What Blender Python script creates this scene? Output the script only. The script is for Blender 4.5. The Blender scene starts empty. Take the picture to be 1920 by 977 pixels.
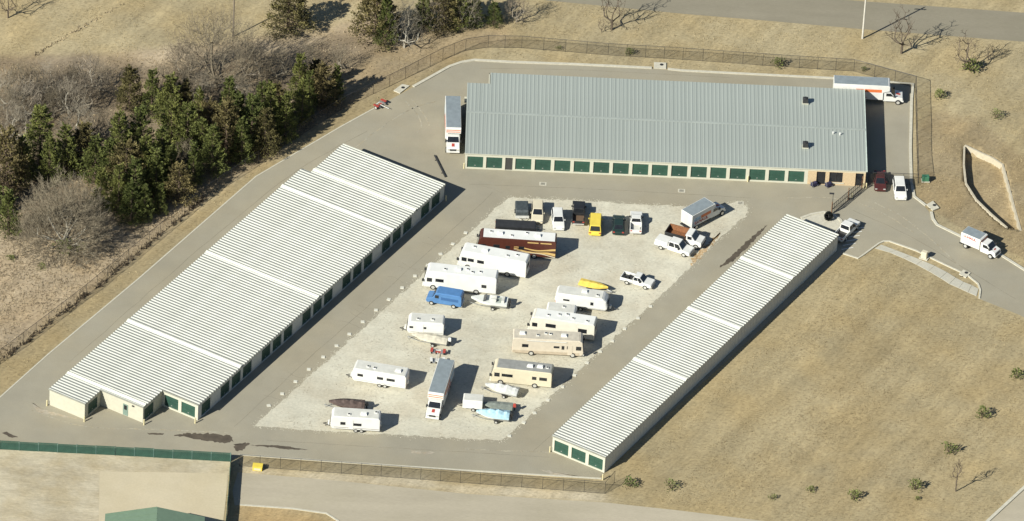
import bpy, bmesh, math, random
import numpy as np
from mathutils import Vector, Matrix
random.seed(7); rng = np.random.default_rng(7)
R = math.radians
scene = bpy.context.scene
col = scene.collection
# ------------------------------------------------------------------ camera (aerial oblique, long lens)
ELEV, ROLL, FPX, DIST = R(35.886), R(3.202), 15855.4, 1300.0
PW, PH = 1920.0, 977.0
_F = Vector((0, math.cos(ELEV), -math.sin(ELEV))); _R0 = Vector((1, 0, 0)); _U0 = _R0.cross(_F)
_R = math.cos(ROLL)*_R0 + math.sin(ROLL)*_U0; _U = -math.sin(ROLL)*_R0 + math.cos(ROLL)*_U0
_P = -DIST*_F
cam = bpy.data.objects.new('camera', bpy.data.cameras.new('camera')); col.objects.link(cam)
cam.data.sensor_width = 36.0; cam.data.lens = FPX/PW*36.0
cam.data.clip_start = 10; cam.data.clip_end = 20000
cam.matrix_world = Matrix(((_R.x, _U.x, -_F.x, _P.x), (_R.y, _U.y, -_F.y, _P.y), (_R.z, _U.z, -_F.z, _P.z), (0, 0, 0, 1)))
scene.camera = cam
# ------------------------------------------------------------------ sky, sun, exposure
SUN_AZ, SUN_EL = 45.0, 33.8            # light travels towards +x+y, sun stands in the -x-y quarter
w = bpy.data.worlds.new('World'); scene.world = w; w.use_nodes = True
nt = w.node_tree; bg = nt.nodes['Background']
sky = nt.nodes.new('ShaderNodeTexSky'); sky.sky_type = 'NISHITA'; sky.sun_disc = False
sky.sun_elevation = R(SUN_EL); sky.sun_rotation = R(180 + 45); sky.altitude = 300; sky.dust_density = 0.4; sky.ozone_density = 2.0
nt.links.new(sky.outputs[0], bg.inputs[0]); bg.inputs[1].default_value = 0.05
sun = bpy.data.objects.new('sun', bpy.data.lights.new('sun', 'SUN')); col.objects.link(sun)
sun.data.energy = 4.6; sun.data.angle = R(0.5); sun.data.color = (1.0, 0.985, 0.90)
d = Vector((math.cos(R(SUN_AZ))*math.cos(R(SUN_EL)), math.sin(R(SUN_AZ))*math.cos(R(SUN_EL)), -math.sin(R(SUN_EL))))
sun.rotation_euler = d.to_track_quat('-Z', 'Y').to_euler(); sun.location = (-100, -100, 120)
vs = scene.view_settings; vs.view_transform = 'Standard'; vs.look = 'None'; vs.gamma = 1.0; vs.exposure = 0.72
vs.use_curve_mapping = False
scene.cycles.max_bounces = 6; scene.cycles.transparent_max_bounces = 12

# ------------------------------------------------------------------ helpers
def G(px, py, z=0.0):
    """surveyed point of the place: where the sight line of photo pixel (px,py) meets height z"""
    dd = _F + (px-PW/2)/FPX*_R - (py-PH/2)/FPX*_U
    t = (z-_P.z)/dd.z
    return _P + t*dd
def PX(X, Y, Z):
    """numpy: world -> photo pixel"""
    dx, dy, dz = X-_P.x, Y-_P.y, Z-_P.z
    f = dx*_F.x+dy*_F.y+dz*_F.z
    return (PW/2+FPX*(dx*_R.x+dy*_R.y+dz*_R.z)/f, PH/2-FPX*(dx*_U.x+dy*_U.y+dz*_U.z)/f)

MATS = {}
def mat(name, c, rough=0.6, metal=0.0, var=0.12, scale=1.5, bump=0.0, bscale=20, c2=None, stretch=None, spec=0.4, island=0.0, rnd=0.0):
    if name in MATS: return MATS[name]
    m = bpy.data.materials.new(name); m.use_nodes = True; n = m.node_tree.nodes; l = m.node_tree.links
    b = n['Principled BSDF']; b.inputs['Roughness'].default_value = rough; b.inputs['Metallic'].default_value = metal
    b.inputs['Specular IOR Level'].default_value = spec
    tc = n.new('ShaderNodeTexCoord'); mp = n.new('ShaderNodeMapping'); l.new(tc.outputs['Object'], mp.inputs[0])
    if stretch: mp.inputs['Scale'].default_value = stretch
    nz = n.new('ShaderNodeTexNoise'); nz.inputs['Scale'].default_value = scale; nz.inputs['Detail'].default_value = 5
    l.new(mp.outputs[0], nz.inputs['Vector'])
    rp = n.new('ShaderNodeValToRGB'); l.new(nz.outputs[0], rp.inputs[0])
    a = tuple(x*(1-var) for x in c); bb = c2 if c2 else tuple(min(1, x*(1+var)) for x in c)
    rp.color_ramp.elements[0].position = .3; rp.color_ramp.elements[0].color = (*a, 1)
    rp.color_ramp.elements[1].position = .7; rp.color_ramp.elements[1].color = (*bb, 1)
    out = rp.outputs[0]
    if island or rnd:
        h = n.new('ShaderNodeHueSaturation'); l.new(out, h.inputs['Color'])
        add = n.new('ShaderNodeMath'); add.operation = 'ADD'
        if island:
            g = n.new('ShaderNodeNewGeometry'); r1 = n.new('ShaderNodeMapRange'); l.new(g.outputs['Random Per Island'], r1.inputs[0])
            r1.inputs[3].default_value = -island; r1.inputs[4].default_value = island; l.new(r1.outputs[0], add.inputs[0])
        else: add.inputs[0].default_value = 0
        oi = n.new('ShaderNodeObjectInfo'); r2 = n.new('ShaderNodeMapRange'); l.new(oi.outputs['Random'], r2.inputs[0])
        r2.inputs[3].default_value = 1-rnd; r2.inputs[4].default_value = 1+rnd; l.new(r2.outputs[0], add.inputs[1])
        l.new(add.outputs[0], h.inputs['Value'])
        if rnd:
            r3 = n.new('ShaderNodeMapRange'); l.new(oi.outputs['Random'], r3.inputs[0])
            r3.inputs[3].default_value = 0.5+rnd*.06; r3.inputs[4].default_value = 0.5-rnd*.06
            l.new(r3.outputs[0], h.inputs['Hue'])
        out = h.outputs[0]
    l.new(out, b.inputs['Base Color'])
    if bump:
        nb = n.new('ShaderNodeTexNoise'); nb.inputs['Scale'].default_value = bscale; nb.inputs['Detail'].default_value = 4
        l.new(mp.outputs[0], nb.inputs['Vector'])
        bp = n.new('ShaderNodeBump'); bp.inputs['Strength'].default_value = bump; bp.inputs['Distance'].default_value = .1
        l.new(nb.outputs[0], bp.inputs['Height']); l.new(bp.outputs[0], b.inputs['Normal'])
    MATS[name] = m; return m

class MB:
    def __init__(s): s.v = []; s.f = []; s.m = []
    def add(s, vs_, fs_, mi=0):
        o = len(s.v); s.v += [tuple(p) for p in vs_]; s.f += [tuple(i+o for i in f) for f in fs_]; s.m += [mi]*len(fs_); return s
    def hexa(s, p, mi=0):      # p: bottom 4 (ccw from above), top 4
        return s.add(p, [(0, 3, 2, 1), (4, 5, 6, 7), (0, 1, 5, 4), (1, 2, 6, 5), (2, 3, 7, 6), (3, 0, 4, 7)], mi)
    def box(s, x0, x1, y0, y1, z0, z1, mi=0):
        return s.hexa([(x0, y0, z0), (x1, y0, z0), (x1, y1, z0), (x0, y1, z0), (x0, y0, z1), (x1, y0, z1), (x1, y1, z1), (x0, y1, z1)], mi)
    def quad(s, a, b, c, d_, mi=0): return s.add([a, b, c, d_], [(0, 1, 2, 3)], mi)
    def prism(s, prof, y0, y1, mi=0):   # prof: (x,z) ccw seen from -y
        n = len(prof)
        vs_ = [(x, y0, z) for x, z in prof]+[(x, y1, z) for x, z in prof]
        fs_ = [tuple(range(n)), tuple(range(2*n-1, n-1, -1))]+[(i, i+n, (i+1) % n+n, (i+1) % n) for i in range(n)]
        return s.add(vs_, fs_, mi)
    def slab(s, poly, z0, z1, mi=0):    # poly (x,y) ccw
        n = len(poly)
        vs_ = [(x, y, z0) for x, y in poly]+[(x, y, z1) for x, y in poly]
        return s.add(vs_, [tuple(range(n-1, -1, -1)), tuple(range(n, 2*n))]+[(i, (i+1) % n, (i+1) % n+n, i+n) for i in range(n)], mi)
    def tube(s, p, q, r0, r1=None, n=6, caps=True, mi=0):
        p = Vector(p); q = Vector(q); r1 = r0 if r1 is None else r1
        a = (q-p).normalized(); b = a.orthogonal().normalized(); c = a.cross(b)
        vs_ = []
        for pt, r in ((p, r0), (q, r1)):
            for k in range(n):
                t = 2*math.pi*k/n; vs_.append(pt+b*math.cos(t)*r+c*math.sin(t)*r)
        fs_ = [(k, (k+1) % n, (k+1) % n+n, k+n) for k in range(n)]
        if caps: fs_ += [tuple(range(n-1, -1, -1)), tuple(range(n, 2*n))]
        return s.add(vs_, fs_, mi)
    def loft(s, rings, mi=0, closed=True):
        n = len(rings[0]); vs_ = [p for r in rings for p in r]; fs_ = []
        for i in range(len(rings)-1):
            for k in range(n if closed else n-1):
                fs_.append((i*n+k, i*n+(k+1) % n, (i+1)*n+(k+1) % n, (i+1)*n+k))
        if closed: fs_ += [tuple(range(n-1, -1, -1)), tuple((len(rings)-1)*n+k for k in range(n))]
        return s.add(vs_, fs_, mi)
    def mesh(s, name):
        me = bpy.data.meshes.new(name); me.from_pydata(s.v, [], s.f)
        if any(s.m): me.polygons.foreach_set('material_index', s.m)
        me.update(); return me
    def build(s, name, m, parent=None, loc=(0, 0, 0), rz=0, smooth=False, bevel=0, fix=True):
        me = s.mesh(name)
        if fix:
            bm = bmesh.new(); bm.from_mesh(me); bmesh.ops.recalc_face_normals(bm, faces=bm.faces); bm.to_mesh(me); bm.free()
        if smooth: me.polygons.foreach_set('use_smooth', [True]*len(me.polygons))
        o = obj(name, me, m, parent, loc, rz)
        if bevel:
            b = o.modifiers.new('bevel', 'BEVEL'); b.width = bevel; b.segments = 2; b.limit_method = 'ANGLE'; b.angle_limit = R(40)
        return o
def obj(name, me, m, parent=None, loc=(0, 0, 0), rz=0):
    if m is not None and len(me.materials) == 0:
        for x in (m if isinstance(m, (list, tuple)) else [m]): me.materials.append(x)
    o = bpy.data.objects.new(name, me); col.objects.link(o); o.parent = parent; o.location = loc; o.rotation_euler = (0, 0, rz); return o
def tag(o, label, cat, group=None):
    o['label'] = label; o['category'] = cat
    if group: o['group'] = group
    return o
def struct(o, label=None, kind='structure', cat=None):
    o['kind'] = kind
    if label: o['label'] = label
    if cat: o['category'] = cat
    return o
def thing(name, label, cat, group=None, loc=(0, 0, 0), rz=0):
    o = bpy.data.objects.new(name, None); col.objects.link(o); o.location = loc; o.rotation_euler = (0, 0, rz); o.empty_display_size = .3
    return tag(o, label, cat, group)
def copy_tree(o, parent=None):
    c = o.copy(); col.objects.link(c); c.parent = parent
    for ch in list(o.children): copy_tree(ch, c)
    return c
def on_face(P, s0, s1, t0, t1, off=.012):   # quad on a 4-corner face bl,br,tr,tl, offset outwards as a thin plate
    P = [Vector(p) for p in P]; nrm = (P[1]-P[0]).cross(P[3]-P[0]).normalized()
    def at(s_, t): return (P[0]*(1-s_)+P[1]*s_)*(1-t)+(P[3]*(1-s_)+P[2]*s_)*t
    q = [at(s0, t0), at(s1, t0), at(s1, t1), at(s0, t1)]
    m = MB(); m.hexa([p-nrm*.02 for p in q]+[p+nrm*off for p in q]); return m
def pxpoly(pts, z=0): return [tuple(G(x, y, z)[:2]) for x, y in pts]
def ccw(poly):
    a = sum(poly[i][0]*poly[(i+1) % len(poly)][1]-poly[(i+1) % len(poly)][0]*poly[i][1] for i in range(len(poly)))
    return poly if a > 0 else poly[::-1]
def sheet(name, poly, z, m, parent=None):
    poly = ccw(poly); b = MB(); b.add([(x, y, z) for x, y in poly], [tuple(range(len(poly)))]); return b.build(name, m, parent, fix=False)
def densify(pts, step=1.0):
    out = []
    for i in range(len(pts)-1):
        a = Vector(pts[i][:2]); c = Vector(pts[i+1][:2]); n = max(1, int((c-a).length/step))
        out += [a+(c-a)*k/n for k in range(n)]
    return out+[Vector(pts[-1][:2])]
def ribbon_mesh(pts, wd, z0, z1):   # rectangular-section strip along a ground polyline
    pts = [Vector(p[:2]) for p in pts]; b = MB(); rings = []
    for i, p in enumerate(pts):
        t = (pts[min(i+1, len(pts)-1)]-pts[max(i-1, 0)]).normalized(); nn = Vector((-t.y, t.x))*wd/2
        rings.append([(p.x-nn.x, p.y-nn.y, z0), (p.x+nn.x, p.y+nn.y, z0), (p.x+nn.x, p.y+nn.y, z1), (p.x-nn.x, p.y-nn.y, z1)])
    return b.loft(rings)
# ------------------------------------------------------------------ materials
cream = mat('cream_wall', (.455, .435, .34), .6, var=.05)
cream2 = mat('cream_trim', (.50, .485, .385), .5, var=.04)
roofw = mat('white_roof_metal', (.36, .362, .318), .5, 0, var=.09, scale=.35, rnd=.05)
roofg = mat('grey_roof_metal', (.325, .35, .312), .5, .05, var=.06, scale=.5, stretch=(1, .12, 1), rnd=.035)
flashm = mat('white_flashing', (.60, .60, .52), .5, var=.1, scale=1.0)
greend = mat('green_door', (.026, .068, .048), .5, var=.15, rnd=.12)
shell = mat('grey_wall_panel', (.50, .50, .45), .6, var=.05)
tanb = mat('tan_brick', (.50, .38, .23), .85, var=.15, scale=6, bump=.3)
glass = mat('dark_glass', (.015, .017, .02), .08, var=.2, spec=.6)
white = mat('white_paint', (.63, .62, .575), .35, var=.07, scale=.8)
white2 = mat('white_fibreglass', (.66, .655, .61), .45, var=.06, scale=.6)
creampale = mat('pale_cream_paint', (.60, .565, .47), .45, var=.06)
creamp = mat('cream_paint', (.56, .50, .36), .45, var=.05)
beigep = mat('beige_paint', (.54, .475, .37), .45, var=.06)
truckroof = mat('truck_roof_grey', (.21, .24, .25), .55, var=.1)
rvgrey = mat('rv_roof_grey', (.25, .25, .23), .7, var=.12)
offw = mat('roof_rubber_offwhite', (.52, .51, .455), .7, var=.1, scale=1.2)
tyre = mat('tyre_rubber', (.018, .018, .018), .9, var=.2)
rimm = mat('wheel_rim', (.55, .54, .50), .35, .4, var=.1)
black = mat('black_paint', (.02, .021, .022), .35, var=.2)
darkm = mat('dark_metal', (.045, .045, .045), .5, .3, var=.2)
steel = mat('galvanised_steel', (.42, .42, .40), .45, .6, var=.12)
maroon = mat('maroon_paint', (.075, .024, .016), .3, var=.1)
gold = mat('gold_paint', (.50, .34, .13), .35, var=.1)
dbrown = mat('dark_brown_paint', (.06, .035, .025), .35, var=.1)
redp = mat('red_paint', (.36, .055, .04), .4, var=.1)
orange = mat('orange_paint', (.62, .16, .05), .45, var=.08)
bluep = mat('blue_paint', (.075, .18, .36), .4, var=.1)
yellow = mat('yellow_paint', (.66, .51, .075), .4, var=.06)
rust = mat('rusty_brown', (.20, .085, .035), .8, var=.3, scale=4)
curbm = mat('pale_concrete', (.47, .44, .35), .85, var=.1, scale=2)
yellc = mat('cream_yellow_paint', (.58, .51, .30), .5, var=.06)
# ------------------------------------------------------------------ ground materials
def ground_mat(name, attr=None, c=(.3, .3, .3), big=.03, fine=6.0, var=.25, fvar=.35, tint=(1, .93, .82), bump=.5, stretch=(1, 1, 1), rot=0, third=None, rough=.95, rows=False):
    m = bpy.data.materials.new(name); m.use_nodes = True; n = m.node_tree.nodes; l = m.node_tree.links
    b = n['Principled BSDF']; b.inputs['Roughness'].default_value = rough; b.inputs['Specular IOR Level'].default_value = .15
    tc = n.new('ShaderNodeTexCoord'); mp = n.new('ShaderNodeMapping'); l.new(tc.outputs['Object'], mp.inputs[0])
    mp.vector_type = 'TEXTURE'; mp.inputs['Scale'].default_value = tuple(1/x for x in stretch); mp.inputs['Rotation'].default_value = (0, 0, rot)
    def noise(sc, det, vec, ro=.55):
        z = n.new('ShaderNodeTexNoise'); z.inputs['Scale'].default_value = sc; z.inputs['Detail'].default_value = det; z.inputs['Roughness'].default_value = ro
        l.new(vec, z.inputs['Vector']); return z
    def mr(src, lo, hi, a=.3, b_=.7):
        r = n.new('ShaderNodeMapRange'); l.new(src, r.inputs[0]); r.inputs[1].default_value = a; r.inputs[2].default_value = b_; r.inputs[3].default_value = lo; r.inputs[4].default_value = hi; return r.outputs[0]
    def mul(a, bb):
        x = n.new('ShaderNodeVectorMath'); x.operation = 'MULTIPLY'; l.new(a, x.inputs[0]); l.new(bb, x.inputs[1]); return x.outputs[0]
    if attr:
        at = n.new('ShaderNodeAttribute'); at.attribute_name = attr; colr = at.outputs['Color']
    else:
        rg = n.new('ShaderNodeRGB'); rg.outputs[0].default_value = (*c, 1); colr = rg.outputs[0]
    n1 = noise(big, 6, tc.outputs['Object']); n2 = noise(fine, 4, mp.outputs[0], .65); n3 = noise(big*7, 5, mp.outputs[0], .6)
    colr = mul(colr, mr(n1.outputs[0], 1-var, 1+var)); colr = mul(colr, mr(n2.outputs[0], 1-fvar, 1+fvar)); colr = mul(colr, mr(n3.outputs[0], 1-var*.7, 1+var*.7))
    if rows:
        mq = n.new('ShaderNodeMapping'); mq.vector_type = 'TEXTURE'; mq.inputs['Scale'].default_value = (1.6, 16, 1); mq.inputs['Rotation'].default_value = (0, 0, R(-30)); l.new(tc.outputs['Object'], mq.inputs[0])
        colr = mul(colr, mr(noise(.6, 3, mq.outputs[0]).outputs[0], .86, 1.12))
        mk_ = n.new('ShaderNodeMapping'); mk_.vector_type = 'TEXTURE'; mk_.inputs['Scale'].default_value = (.8, .22, 1); mk_.inputs['Rotation'].default_value = (0, 0, R(-12)); l.new(tc.outputs['Object'], mk_.inputs[0])
        colr = mul(colr, mr(noise(.9, 2, mk_.outputs[0]).outputs[0], .80, 1.06, .34, .50))  # short dark strokes: shadows of the tufts put into the grass colour
    mx = n.new('ShaderNodeMix'); mx.data_type = 'RGBA'; l.new(colr, mx.inputs[6])
    tn = n.new('ShaderNodeRGB'); tn.outputs[0].default_value = (*tint, 1)
    l.new(mul(colr, tn.outputs[0]), mx.inputs[7]); l.new(mr(noise(big*3, 4, tc.outputs['Object']).outputs[0], 0, 1, .4, .65), mx.inputs[0])
    l.new(mx.outputs[2], b.inputs['Base Color'])
    if bump:
        bp = n.new('ShaderNodeBump'); bp.inputs['Strength'].default_value = bump; bp.inputs['Distance'].default_value = .25
        l.new(n2.outputs[0], bp.inputs['Height']); l.new(bp.outputs[0], b.inputs['Normal'])
    return m
grass_m = ground_mat('dry_grass', 'tone', big=.035, fine=1.6, var=.10, fvar=.15, tint=(1.02, .97, .88), bump=.30, stretch=(1.5, .5, 1), rot=R(-30), rows=True)
asph_m = ground_mat('aged_asphalt', None, (.288, .263, .20), big=.03, fine=9, var=.09, fvar=.09, tint=(1.03, 1, .95), bump=.08)
grav_m = ground_mat('pale_gravel', None, (.505, .477, .378), big=.06, fine=2.6, var=.11, fvar=.12, tint=(.91, .88, .85), bump=.2, stretch=(.8, 1.2, 1), rot=R(10))
roadu_m = ground_mat('upper_road_asphalt', None, (.235, .21, .155), big=.04, fine=5, var=.08, fvar=.08, tint=(.95, .95, .93), bump=.06, stretch=(.25, 1.6, 1))
road_m = ground_mat('worn_road', None, (.38, .335, .25), big=.04, fine=5, var=.08, fvar=.08, tint=(.95, .95, .93), bump=.06, stretch=(.25, 1.6, 1))
dirt_m = ground_mat('pale_dirt', None, (.44, .385, .275), big=.07, fine=2, var=.16, fvar=.14, tint=(.86, .82, .74), bump=.25, stretch=(.6, 1.3, 1))
slab_m = ground_mat('concrete_slab', None, (.475, .41, .285), big=.05, fine=3, var=.05, fvar=.05, tint=(.96, .95, .92), bump=.05)
walk_m = ground_mat('sidewalk_concrete', None, (.42, .40, .33), big=.2, fine=5, var=.06, fvar=.08, tint=(1, .98, .95), bump=.05)
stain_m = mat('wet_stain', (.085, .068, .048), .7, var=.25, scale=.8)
# ------------------------------------------------------------------ outlines (photo pixels of ground points)
ASPH = [(-90, 812), (0, 744), (93, 661), (257, 524), (480, 331), (640, 237), (765, 169), (843, 125), (866, 117), (890, 113.5), (925, 115), (961, 117), (1079, 121), (1228, 129), (1280, 133), (1577, 148), (1712, 157),
        (1709, 189), (1707, 280), (1708.6, 341), (1714, 369), (1725, 378), (1741, 396), (1748, 411), (1757, 422), (1800, 443), (1874, 477), (1920, 506), (2000, 556), (2000, 640), (1912, 591), (1837, 561), (1838, 545), (1834, 533),
        (1813, 516), (1770, 496), (1719, 471), (1668, 453), (1657, 453), (1648, 457), (1618, 479), (1609, 485), (1581, 476), (1120, 899), (640, 868), (448, 854), (432, 862), (0, 840), (-90, 836)]
GRAV = [(477, 799), (600, 808), (839, 821), (942, 826), (1099, 682), (1253, 541), (1299, 496), (1350, 446), (1399, 404), (1404, 390), (1385, 378), (1355, 384), (1345, 391), (1272, 388), (1160, 381), (1081, 376), (954, 371)]
def inpoly(X, Y, poly):
    ins = np.zeros(X.shape, bool); n = len(poly)
    for i in range(n):
        x0, y0 = poly[i]; x1, y1 = poly[(i+1) % n]
        if y0 == y1: continue
        c = ((y0 > Y) != (y1 > Y)) & (X < (x1-x0)*(Y-y0)/(y1-y0)+x0); ins ^= c
    return ins
gx = np.concatenate([[-2500, -900, -300, -160], np.arange(-115, 62, 1.0), np.arange(62, 84, .35), np.arange(84, 116, 1.0), [160, 300, 900, 2500]])
gy = np.concatenate([[-2500, -900, -300, -130], np.arange(-95, 4, 1.0), np.arange(4, 36, .35), np.arange(36, 111, 1.0), [150, 300, 900, 2500, 9000]])
GX, GY = np.meshgrid(gx, gy); U_, V_ = PX(GX, GY, np.zeros_like(GX))
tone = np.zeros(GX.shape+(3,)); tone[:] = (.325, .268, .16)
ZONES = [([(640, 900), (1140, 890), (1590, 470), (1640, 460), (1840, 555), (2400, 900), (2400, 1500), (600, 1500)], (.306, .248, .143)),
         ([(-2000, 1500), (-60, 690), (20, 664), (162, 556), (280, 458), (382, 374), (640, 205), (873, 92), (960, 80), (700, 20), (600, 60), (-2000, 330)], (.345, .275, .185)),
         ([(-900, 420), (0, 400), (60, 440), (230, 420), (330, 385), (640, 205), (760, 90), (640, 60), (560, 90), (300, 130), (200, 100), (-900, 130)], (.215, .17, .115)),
         ([(640, 205), (873, 92), (960, 75), (960, 50), (760, 60), (660, 130)], (.30, .235, .145)),
         ([(1745, 210), (1830, 220), (1960, 330), (1960, 500), (1830, 450), (1720, 370), (1720, 240)], (.265, .21, .125)),
         ([(1812, 275), (1880, 306), (1910, 430), (1888, 426), (1812, 345)], (.29, .225, .13)),
         ([(20, 664), (280, 458), (640, 205), (873, 95), (890, 113), (765, 169), (480, 331), (93, 661), (0, 742), (-60, 780), (-60, 700)], (.275, .22, .125)),
         ([(440, 940), (550, 950), (640, 985), (440, 1100)], (.34, .25, .13)),
         ([(448, 875), (640, 890), (1134, 928), (1145, 944), (640, 905), (448, 886)], (.46, .40, .29))]
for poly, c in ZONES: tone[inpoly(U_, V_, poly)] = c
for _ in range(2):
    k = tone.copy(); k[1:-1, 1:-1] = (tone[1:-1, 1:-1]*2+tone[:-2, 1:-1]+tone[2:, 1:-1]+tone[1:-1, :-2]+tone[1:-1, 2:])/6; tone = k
paved = inpoly(U_, V_, ASPH)
for poly in ([(-200, 836), (440, 855), (1140, 915), (1640, 960), (1640, 1300), (-200, 1300)], [(900, -60), (1025, 0), (1280, 28), (1618, 58), (1940, 82), (2400, 130), (2400, -200), (900, -200)],
             [(1600, 440), (1660, 440), (1850, 530), (1840, 570), (1600, 500)], [(1840, 1000), (1930, 900), (2300, 800), (2300, 1300), (1840, 1300)]):
    paved |= inpoly(U_, V_, poly)
mask = (~paved).astype(float)
for _ in range(4):
    k = mask.copy(); k[1:-1, 1:-1] = np.minimum.reduce([mask[1:-1, 1:-1], mask[:-2, 1:-1], mask[2:, 1:-1], mask[1:-1, :-2], mask[1:-1, 2:]]) if _ < 2 else (mask[1:-1, 1:-1]+mask[:-2, 1:-1]+mask[2:, 1:-1]+mask[1:-1, :-2]+mask[1:-1, 2:])/5; mask = k
rel = np.zeros_like(GX)
for k_ in range(26):
    a = rng.uniform(0, 6.28); f = rng.uniform(.12, .9); rel += np.sin((GX*np.cos(a)+GY*np.sin(a))*f+rng.uniform(0, 6.28))*.05/np.sqrt(f+.2)*.45
GZ = np.minimum(rel*.6, .08)*mask
BASIN = [(1810, 274), (1835, 286), (1862, 298), (1880, 311), (1889, 345), (1901, 395), (1910, 428), (1888, 426), (1858, 401), (1831, 374), (1812, 344), (1808, 310)]
_bc = np.mean(BASIN, 0); BAS2 = [tuple(_bc+(np.array(q)-_bc)*1.045) for q in BASIN]
GZ[inpoly(U_, V_, BAS2)] = -1.0
GZ[(GX < -114) | (GX > 114) | (GY < -94) | (GY > 109)] = 0
nr, nc = GX.shape
idx = np.arange(nr*nc).reshape(nr, nc)
faces = np.stack([idx[:-1, :-1], idx[:-1, 1:], idx[1:, 1:], idx[1:, :-1]], -1).reshape(-1, 4)
def np_mesh(name, V, F):
    me = bpy.data.meshes.new(name); me.vertices.add(len(V)); me.vertices.foreach_set('co', np.ascontiguousarray(V, dtype=np.float32).ravel())
    k = F.shape[1]; me.loops.add(F.size); me.loops.foreach_set('vertex_index', np.ascontiguousarray(F, dtype=np.int32).ravel())
    me.polygons.add(len(F)); me.polygons.foreach_set('loop_start', np.arange(0, F.size, k, dtype=np.int32)); me.update(calc_edges=True); me.validate(); return me
gm = np_mesh('ground', np.stack([GX, GY, GZ], -1).reshape(-1, 3), faces)
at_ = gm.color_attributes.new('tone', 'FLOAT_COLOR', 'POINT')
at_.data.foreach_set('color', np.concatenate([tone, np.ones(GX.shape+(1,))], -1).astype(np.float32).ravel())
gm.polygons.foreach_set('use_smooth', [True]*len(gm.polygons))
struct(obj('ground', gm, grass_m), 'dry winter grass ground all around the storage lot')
def ground_z(x, y):
    i = int(np.clip(np.searchsorted(gx, x), 1, nc-1)); j = int(np.clip(np.searchsorted(gy, y), 1, nr-1))
    i -= (x-gx[i-1]) < (gx[i]-x); j -= (y-gy[j-1]) < (gy[j]-y)
    return float(GZ[j, i])

ZA, ZG = .02, .036
asphalt = struct(sheet('asphalt_lot', pxpoly(ASPH), ZA, asph_m), 'tan grey aged asphalt drive lanes between the storage buildings')
gp = []
for i, p in enumerate(densify(pxpoly(GRAV+[GRAV[0]]), 0.7)):
    gp.append((p.x+rng.normal(0, .13), p.y+rng.normal(0, .13)))
gravel = struct(sheet('gravel_yard', gp[:-1], ZG, grav_m), 'pale gravel parking yard between the white roofed buildings')
struct(sheet('dirt_lot', pxpoly([(-120, 836), (432, 863), (415, 1010), (414, 1060), (-120, 1060)]), .01, dirt_m), 'pale dirt lot in front of the green fence')
slab_o = struct(sheet('concrete_pad', pxpoly([(187, 884), (427, 888), (424, 930), (419, 975), (410, 1040), (184, 1040)]), .03, slab_m), 'smooth pale concrete pad below the green fence')
struct(sheet('lower_road', pxpoly([(452, 886), (640, 902), (874, 926), (1142, 943), (1280, 958), (1424, 976), (1640, 1004), (1700, 1080), (700, 1080), (650, 1000), (634, 977), (612, 963), (549, 954), (450, 947), (440, 948), (436, 920), (446, 886)]), .012, road_m), 'pale worn road along the bottom edge')
struct(sheet('upper_road', pxpoly([(820, -80), (1025, 1), (1150, 13), (1280, 26), (1450, 40), (1618, 55), (1760, 66), (1940, 80), (2300, 110), (2300, 50), (1920, 24), (1584, 0), (1200, -25), (900, -70)]), .012, roadu_m), 'grey road crossing the dry field behind the fence')
struct(sheet('side_road', pxpoly([(1852, 980), (1925, 915), (2060, 800), (2200, 830), (2060, 1080), (1750, 1080)]), .012, road_m), 'corner of a grey road beyond the sapling row')
# kerbs
def kerb(name, pts, label, wd=.32, z1=.15):
    p = [(q.x, q.y) for q in densify(pxpoly(pts), 3)]
    return struct(ribbon_mesh(p, wd, 0, z1).build(name, curbm), label)
kerb('kerb', [(-90, 814), (0, 745), (93, 662), (257, 525), (480, 331), (640, 237), (722, 192)], 'low concrete kerb along the wooded side of the lot', .22, .05)
kerb('kerb', [(775, 163), (843, 125), (866, 117), (890, 113), (925, 115), (961, 117), (1079, 121), (1222, 128)], 'pale kerb curving behind the grey roofed building', .5)
kerb('kerb', [(1252, 130), (1280, 133), (1577, 148), (1712, 158), (1709, 189), (1707, 280), (1708.6, 341), (1714, 369), (1736, 386)], 'pale kerb round the back corner by the parked truck', .45)
kerb('kerb', [(1746, 398), (1749, 411), (1757, 422), (1800, 443), (1874, 477), (1920, 506), (2000, 556)], 'pale kerb of the entrance road past the small truck', .45)
kerb('kerb', [(1581, 476), (1609, 485), (1618, 479), (1648, 457), (1657, 453), (1668, 453), (1719, 471), (1770, 496), (1813, 516), (1834, 533), (1838, 545), (1836, 560)], 'kerb round the grass bulb at the entrance walk', .28)
kerb('kerb', [(448, 853), (640, 867), (880, 883), (1128, 898)], 'low kerb along the lower edge of the asphalt', .3, .1)
kerb('kerb', [(1845, 984), (1921, 914), (2060, 798)], 'kerb of the road corner beyond the saplings', .5)
kerb('kerb', [(1502, 409), (1522, 402), (1545, 398), (1563, 403), (1576, 413), (1581, 424)], 'round concrete kerb by the gate post', .45, .12)
struct(sheet('apron', pxpoly([(1500, 411), (1522, 402), (1545, 398), (1563, 403), (1576, 413), (1578, 430), (1560, 432)]), .03, curbm), 'small concrete apron behind the long building end')
kerb('kerb', [(450, 947), (549, 954), (612, 963), (634, 977), (650, 1000)], 'kerb of the grass strip below the lower road', .3, .1)
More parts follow.
